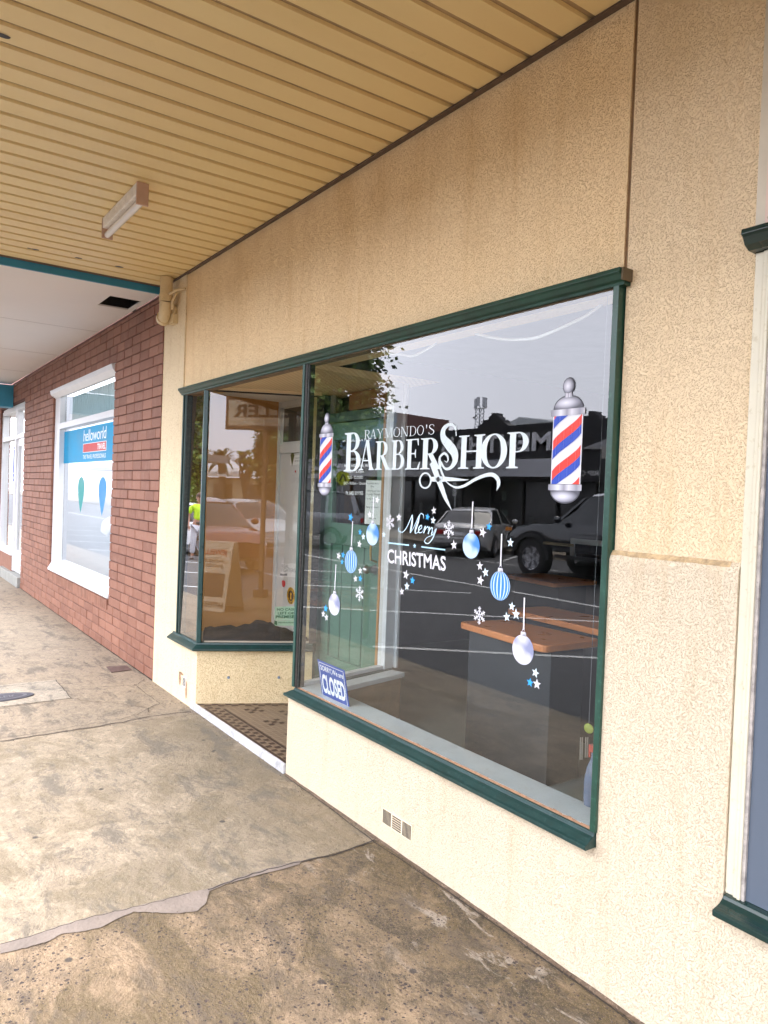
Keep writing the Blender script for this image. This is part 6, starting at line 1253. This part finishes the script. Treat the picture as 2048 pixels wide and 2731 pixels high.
m = MB(); m.box(x0_ - 2, xc_ - .1, -Yb + .001, -Yb + .05, zc2 - .12, zc2 + .03); m.build('coping', flat('pale_coping', (.4, .45, .5)), b2)
# gabled roof behind
b3 = thing('gabled_building', 'pale gabled roof showing over the black parapet', 'building', (0, 0, 0)); A_, B_, C2 = [wl(p, 30) for p in ((1385, 1112), (1340, 1135), (1480, 1127))]
m = MB(); m.loft([[(B_[0], -30, 5.0), (B_[0], -30, B_[2]), (A_[0], -30, A_[2]), (C2[0], -30, A_[2] - .45), (C2[0], -30, 5.0)], [(B_[0] + 2, -38, 5.0), (B_[0] + 2, -38, B_[2]), (A_[0] + 2, -38, A_[2]), (C2[0] + 2, -38, A_[2] - .45), (C2[0] + 2, -38, 5.0)]]); m.build('roof', flat('pale_iron_roof', (.42, .44, .44)), b3)
m = MB(); m.box(B_[0], C2[0] + 2, -37.9, -30.1, 0, 4.999); m.build('wall', flat('grey_wall', (.3, .3, .3)), b3)
# mobile phone tower
tx, ty = wl((1277, 1143), 60)[0], -60; zt2_ = wl((1275, 1066), 60)[2]
t = thing('phone_tower', 'lattice phone mast with antenna panels standing behind the stepped parapet', 'tower', (tx, ty, 0)); m = MB()
for sx, sy in ((-1, -1), (1, -1), (1, 1), (-1, 1)): m.tube([(sx * .55, sy * .55, 0), (sx * .32, sy * .32, zt2_ - .8)], .05, 5)
for k in range(26):
    z = k * (zt2_ - 1) / 26; w1 = .55 - .23 * k / 26; z2 = z + (zt2_ - 1) / 26
    for (a, b_) in (((-1, -1), (1, -1)), ((1, -1), (1, 1)), ((1, 1), (-1, 1)), ((-1, 1), (-1, -1))): m.tube([(a[0] * w1, a[1] * w1, z), (b_[0] * w1, b_[1] * w1, z2)], .03, 4)
m.build('lattice', flat('galvanised', (.28, .3, .32), .5, .5), t)
for dx, dzz in ((-.75, 0), (-.35, .25), (.65, .1), (.95, -.1)): m = MB(); m.box(dx - .16, dx + .16, -.12, .12, zt2_ - 1.0 + dzz, zt2_ + .15 + dzz * .6); m.build('antenna_panel', flat('antenna_grey', (.4, .42, .45)), t)
m = MB(); m.tube([(-.9, 0, zt2_ - 1.1), (1.0, 0, zt2_ - 1.1)], .06, 5); m.tube([(-.5, 0, zt2_ - 2.4), (-.9, .2, zt2_ - 2.2), (-.5, 0, zt2_ - 1.9)], .12, 6); m.build('crossarm', flat('galvanised2', (.3, .3, .3), .5, .5), t)
# buildings along the street to either side
def block(name, label, x0, x1, y0, y1, h, col, awn=True):
    t = thing(name, label, 'building', (0, 0, 0)); m = MB(); m.box(x0, x1, y1, y0, 0, h); m.build('wall', col, t)
    m = MB(); n_ = max(2, int((x1 - x0) / 3))
    for k in range(n_): a = x0 + .4 + k * (x1 - x0 - .4) / n_; m.box(a, a + (x1 - x0) / n_ - .6, y0 + .001, y0 + .05, .4, 2.4)
    m.build('window', flat('dark_shop_glass', (.010, .011, .013), .15), t)
    if awn: m = MB(); m.box(x0, x1, y0, y0 + 2.4, 2.9, 3.25); m.build('awning', paint('plain_awning', (.35, .33, .3), .6), t)
    return t
block('shop_building', 'plain cream shop row across the road to the left of the blue wall', -75, -39.5, YF, YF - 10, 5.2, paint('cream_row', (.45, .4, .32), .8))
block('shop_building', 'low dark brick shop across the road beyond the black facade', -14.4, -2, YF, YF - 10, 4.1, paint('brown_row', (.16, .11, .09), .8))
block('shop_building', 'long pale shop row across the road behind the viewer', -1.5, 24, YF, YF - 10, 4.4, paint('pale_row', (.42, .41, .38), .8))
# low building with a long pale roof beside the palm
t = thing('low_building', 'low cream building with a long pale sheet roof under the palm', 'building', (0, 0, 0)); m = MB(); m.loft([[(40.5, -36, 0), (40.5, -21.2, 0), (40.5, -21.2, 2.5), (40.5, -36, 2.5)], [(46, -36, 0), (46, -21.2, 0), (46, -21.2, 2.5), (46, -36, 2.5)]]); m.build('wall', flat('cream_wall', (.5, .42, .28)), t)
m = MB(); m.loft([[(39.6, -37, 2.55), (39.6, -20.8, 2.55), (39.6, -20.8, 2.75), (39.6, -37, 2.75)], [(46, -37, 3.5), (46, -20.8, 3.3), (46, -20.8, 3.35), (46, -37, 3.6)]]); m.build('roof', flat('pale_sheet_roof', (.72, .7, .66)), t)
for y in (-33, -29, -26.4, -23.5): m = MB(); m.box(40.44, 40.499, y, y + 1.6, .6, 2.0); m.build('window', flat('brown_window', (.08, .06, .05)), t)

# ---- street furniture
def post_sign(name, label, cat, loc, h, r=.03): t = thing(name, label, cat, loc); m = MB(); m.tube([(0, 0, 0), (0, 0, h)], r, 10); m.build('post', flat('galvanised_post', (.38, .4, .4), .4, .5), t); return t
px_, pz_ = wl((913.5, 1275.5), 14.2)[0], wl((913.5, 1275.5), 14.2)[2]; rr_ = abs(wl((913.5, 1256), 14.2)[2] - pz_)
t = post_sign('crossing_sign', 'round yellow green pedestrian crossing sign on a grey post', 'sign', (px_, -14.2, 0), pz_ + .1, .035)
# the sign's face turned towards the barber shop window
yaw = math.atan2(0 - px_, 14.2 + 1.95); 
def facing(u, v, off, z0): # u to the viewer's left.. local disc coordinates
    d = Vector((math.sin(yaw), math.cos(yaw), 0)); s_ = Vector((math.cos(yaw), -math.sin(yaw), 0)); return tuple(s_ * u + Vector((0, 0, z0 + v)) + d * off)
m = MB(); ring = lambda r, o: [facing(r * math.cos(2 * math.pi * k / 36), r * math.sin(2 * math.pi * k / 36), o, pz_) for k in range(36)]
m.loft([ring(rr_, .036), ring(rr_, .046)]); m.build('sign_disc', flat('fluoro_yellow_green', (.80, .92, .03), .4), t)
m = MB(); a1, a2 = ring(rr_ * .95, .048), ring(rr_ * .90, .048); 
for k in range(36): m.poly([a1[k], a1[(k + 1) % 36], a2[(k + 1) % 36], a2[k]])
for pl in ([(-.12, .55), (.12, .55), (-.28, -.38), (-.52, -.30)], [(-.02, .55), (.2, .55), (.58, -.36), (.36, -.44)], [(-.62, -.42), (-.32, -.52), (-.26, -.42), (-.5, -.32)], [(.28, -.5), (.62, -.5), (.62, -.38), (.34, -.42)]): m.poly([facing(x * rr_ * .95, z * rr_ * .95, .050, pz_) for x, z in pl])
m.build('legs_symbol', BLACK, t)
px_, pz_ = wl((1193.5, 1305), 14.4)[0], wl((1193.5, 1305), 14.4)[2]
t = post_sign('parking_sign', 'small white parking sign on a thin post below the scissors', 'sign', (px_, -14.75, 0), pz_ + .3, .025); m = MB(); m.box(-.09, .09, .03, .04, pz_ - .22, pz_ + .22); m.build('plate', WHITEP, t)
m = MB(); mirror_text(m, 'P', -.05, .05, pz_ + .03, pz_ + .17, .0415, .03); mirror_text(m, '9-5', -.07, .07, pz_ - .15, pz_ - .05, .0415, .01); m.build('lettering', flat('sign_green', (.02, .2, .05)), t)
for k, (x, y, lb) in enumerate(((-21.9, -12.2, 'white bollard by the crossing, reflected left of the blue star'), (-6.75, -2.62, 'steel post at the near kerb, reflected in the middle of the window'), (-6.48, -2.62, 'second steel post right beside the other at the near kerb'))):
    t = thing('bollard', lb, 'bollard', (x, y, -.01 if k else -.12), 0, 'bollards at the kerb'); m = MB(); hh_ = 1.05 if k == 0 else .78
    m.tube([(0, 0, 0), (0, 0, hh_)], .09 if k == 0 else .035, 12); m.build('shaft', WHITEP if k == 0 else STEEL, t, smooth=40); m = MB(); m.tube([(0, 0, hh_ - .001), (0, 0, hh_ + .03)], .10 if k == 0 else .04, 12); m.build('cap', WHITEP if k == 0 else STEEL, t)
# A-frame board on the kerb + hanging box sign + awning post
AF = thing('sandwich_board', 'white jeweller sandwich board standing on the kerb, reflected in the splayed pane', 'sandwich board', (-.90, -2.22, 0), 0)
FRW = flat('cream_board', (.85, .78, .62)); 
def afpanel(s):
    m = MB(); z1 = .88; m.loft([[(s * .24, -.30, 0), (s * .24, .30, 0), (s * .265, .30, 0), (s * .265, -.30, 0)], [(s * .03, -.30, z1), (s * .03, .30, z1), (s * .055, .30, z1), (s * .055, -.30, z1)]]); return m.build('panel', FRW, AF, bevel=.004)
afpanel(1); pn = afpanel(-1)
def af(y, z, o=.002): x = -.265 + .21 * z / .88 - o; return (x, y, z)   # on the -x panel, text reads right for a viewer at -x: +y is left
m = MB(); tq = lambda y0, y1, z0, z1: [af(y1, z0, .003), af(y0, z0, .003), af(y0, z1, .003), af(y1, z1, .003)]
text_on(m, 'JEWELLERS', tq(-.25, .23, .69, .78), .03); m.build('red_lettering', flat('red_sign_ink', (.5, .03, .02)), pn)
m = MB(); text_on(m, 'WATCHES REPAIRS', tq(-.22, .2, .61, .65), .01); text_on(m, 'ENGRAVING', tq(-.18, .18, .55, .59), .01); text_on(m, 'BATTERIES FITTED', tq(-.27, .27, .05, .12), .02); m.poly([af(.24, .18), af(-.24, .18), af(-.24, .48), af(.24, .48)]); m.build('black_lettering', flat('sign_dark_ink', (.06, .05, .05)), pn)
HS = thing('hanging_sign', 'box sign lettered JEWELLER hanging from the awning edge', 'sign', (-.30, -1.85, 2.60)); m = MB(); m.box(-.05, .05, -.60, 1.15, -.21, .24); m.build('box', paint('brown_sign_frame', (.22, .14, .09), .5), HS, bevel=.006)
m = MB(); m.box(-.054, -.0501, -.55, 1.10, -.16, .19); m.build('face', flat('cream_sign_face', (.92, .84, .62)), HS)
m = MB(); text_on(m, 'JEWELLER', [(-.0555, 1.06, -.10), (-.0555, -.48, -.10), (-.0555, -.48, .13), (-.0555, 1.06, .13)], .03); m.build('lettering', flat('brown_sign_ink', (.10, .07, .05)), HS)
m = MB(); 
for y in (-.4, .4): m.tube([(0, y, .2), (0, y, .54)], .008, 6)
m.build('hanger', STEEL, HS)
t = thing('awning_post', 'plain brown post carrying the awning at the kerb', 'post', (.35, -2.17, 0)); m = MB(); m.box(-.03, .03, -.03, .03, 0, 3.14); m.build('shaft', paint('brown_post', (.22, .15, .09), .5), t, bevel=.006); m = MB(); m.box(-.08, .08, -.08, .08, 0, .12); m.build('foot', flat('post_foot', (.15, .1, .07)), t)

# ================================================================== PERSON (reflected in the narrow front pane)
SKIN = paint('skin', (.42, .22, .15), .55, var=.06, vscale=4); HIVIS = paint('hivis_yellow', (.50, .78, .02), .7, var=.05); NAVY = paint('dark_band', (.05, .04, .04), .8, var=.2); TROU = paint('pale_grey_trousers', (.50, .50, .53), .8, var=.08); HAIR = paint('brown_hair', (.06, .03, .02), .7, var=.3); SHOE = paint('shoe', (.12, .1, .09), .6)
def skinned(name, nodes, edges, mat, parent, root=0, sub=2):
    me = bpy.data.meshes.new(name); me.from_pydata([n[0] for n in nodes], edges, []); me.materials.append(mat); o = bpy.data.objects.new(name, me); COL.objects.link(o); o.parent = parent
    sk = o.modifiers.new('skin', 'SKIN'); sk.use_smooth_shade = True
    lay = me.skin_vertices[0] if len(me.skin_vertices) else None
    if lay is None:
        bm = bmesh.new(); bm.from_mesh(me); bm.verts.layers.skin.verify(); bm.to_mesh(me); bm.free(); lay = me.skin_vertices[0]
    for i, n in enumerate(nodes):
        r = n[1]; lay.data[i].radius = (r, r) if not hasattr(r, '__len__') else r; lay.data[i].use_root = (i == root)
    ss = o.modifiers.new('sub', 'SUBSURF'); ss.levels = sub; ss.render_levels = sub
    dgr = bpy.context.evaluated_depsgraph_get(); ev = o.evaluated_get(dgr); m2 = bpy.data.meshes.new_from_object(ev); m2.name = name
    o.modifiers.clear(); o.data = m2
    if not m2.materials: m2.materials.append(mat)
    for p in m2.polygons: p.use_smooth = True
    return o
pr_ = thing('person', 'person in bright yellow work shirt and pale trousers, reflected in the narrow front pane', 'person', (-19.1, -5.45, RZ), math.atan2(7.4, 19.1) - rad(8))
# local frame: facing +x, left hand side +y ; weight on one leg, one hand resting on the car beside
nodes = [((0, 0, .96), .13), ((0, 0, 1.12), .115), ((.01, 0, 1.30), .135), ((0, 0, 1.43), .10), ((0, 0, 1.50), .055), ((.015, 0, 1.57), .075), ((.02, 0, 1.66), .092), ((.01, 0, 1.73), .06)]
edges = [(0, 1), (1, 2), (2, 3), (3, 4), (4, 5), (5, 6), (6, 7)]
def chain(start, pts):
    p = start
    for q in pts: nodes.append(q); edges.append((p, len(nodes) - 1)); p = len(nodes) - 1
    return p
wrL = chain(3, [((0, .17, 1.41), .065), ((-.02, .24, 1.30), .052), ((-.04, .27, 1.13), .043), ((.06, .28, .93), .032), ((.10, .275, .87), .03)])
wrR = chain(3, [((0, -.17, 1.41), .065), ((-.02, -.25, 1.30), .052), ((.0, -.33, 1.14), .043), ((.08, -.42, .98), .032), ((.10, -.44, .92), .03)])
for wr_, sg in ((wrL, 1), (wrR, -1)):
    bp = Vector(nodes[wr_][0])
    for k, (oy, ln) in enumerate(((-.03, .07), (-.01, .08), (.01, .075), (.03, .06))):
        chain(wr_, [(tuple(bp + Vector((.02, oy * 1.0, -.035))), .010), (tuple(bp + Vector((.035, oy * 1.15, -.035 - ln * .55))), .009), (tuple(bp + Vector((.028, oy * 1.2, -.035 - ln))), .007)])
    chain(wr_, [(tuple(bp + Vector((.03, -.035 * sg, -.015))), .011), (tuple(bp + Vector((.055, -.04 * sg, -.05))), .009)])
for sg, kx, fx in ((1, .02, -.02), (-1, .10, .06)):
    chain(0, [((0, sg * .095, .88), .095), ((kx, sg * .11, .50), .062), ((fx, sg * .12, .12), .04), ((fx - .01, sg * .12, .05), .042), ((fx + .14, sg * .13, .03), .03)])
skinned('body', nodes, edges, SKIN, pr_)
sh = skinned('shirt', [((0, 0, 1.02), .155), ((0, 0, 1.16), .15), ((.01, 0, 1.30), .165), ((0, 0, 1.42), .115), ((0, 0, 1.475), .07), ((0, .18, 1.41), .088), ((-.02, .25, 1.28), .078), ((-.03, .27, 1.21), .072), ((0, -.18, 1.41), .088), ((-.02, -.26, 1.28), .078), ((-.01, -.29, 1.21), .072)], [(0, 1), (1, 2), (2, 3), (3, 4), (3, 5), (5, 6), (6, 7), (3, 8), (8, 9), (9, 10)], HIVIS, pr_)
sh = skinned('waistband', [((0, 0, .90), .15), ((0, 0, 1.05), .152)], [(0, 1)], NAVY, pr_, sub=2)
skinned('trousers', [((0, 0, .93), .148), ((0, .095, .84), .118), ((.02, .11, .50), .086), ((-.02, .12, .14), .068), ((0, -.095, .84), .118), ((.10, -.11, .50), .086), ((.06, -.12, .14), .068)], [(0, 1), (1, 2), (2, 3), (0, 4), (4, 5), (5, 6)], TROU, pr_)
for sg, fx in ((1, -.02), (-1, .06)): m = MB(); m.ball((fx + .06, sg * .125, .045), .14, .055, .05, 14, 8); m.build('shoe', SHOE, pr_, smooth=True)
m = MB(); m.ball((-.005, 0, 1.70), .108, .098, .095, 16, 10); m.ball((-.05, 0, 1.63), .07, .085, .09, 12, 8); m.build('hair', HAIR, pr_, smooth=True)
fc = MB(); fc.ball((.118, 0, 1.625), .022, .014, .024, 8, 6); fc.build('nose', SKIN, pr_, smooth=True)
m = MB(); m.box(.092, .104, -.028, .028, 1.575, 1.583); m.build('mouth', flat('lips', (.25, .08, .07)), pr_, bevel=.002)
for sg in (1, -1): m = MB(); m.ball((.098, sg * .033, 1.655), .012, .016, .011, 8, 6); m.build('eye', flat('eye_dark', (.03, .025, .02), .2), pr_, smooth=True); m = MB(); m.ball((.02, sg * .098, 1.64), .02, .012, .03, 8, 6); m.build('ear', SKIN, pr_, smooth=True)

# ================================================================== grit, leaf bits and gum along the wall and joints
m = MB(); rnd = random.Random(12)
def bit(x, y, s_, h_):
    n_ = rnd.choice((4, 5, 6)); a0_ = rnd.random() * 6; P = [(x + s_ * math.cos(a0_ + 6.283 * i / n_) * rnd.uniform(.5, 1.2), y + s_ * math.sin(a0_ + 6.283 * i / n_) * rnd.uniform(.3, 1.1), .004) for i in range(n_)]
    m.extrude(None, P, [(x + (p[0] - x) * .6, y + (p[1] - y) * .6, .004 + h_) for p in P])
for k in range(420): bit(rnd.uniform(-5.8, -.6), -abs(rnd.gauss(.0, .045)) - .008, rnd.uniform(.0015, .005), rnd.uniform(.001, .004))
for k in range(260): bit(rnd.uniform(-6.5, -.9), rnd.uniform(-1.9, -.02), rnd.uniform(.0012, .004), rnd.uniform(.0008, .002))
tag(m.build('grit', paint('grit', (.09, .065, .045), .9, var=.6, vscale=60, dirt=(.4, .36, .3))), kind='stuff')
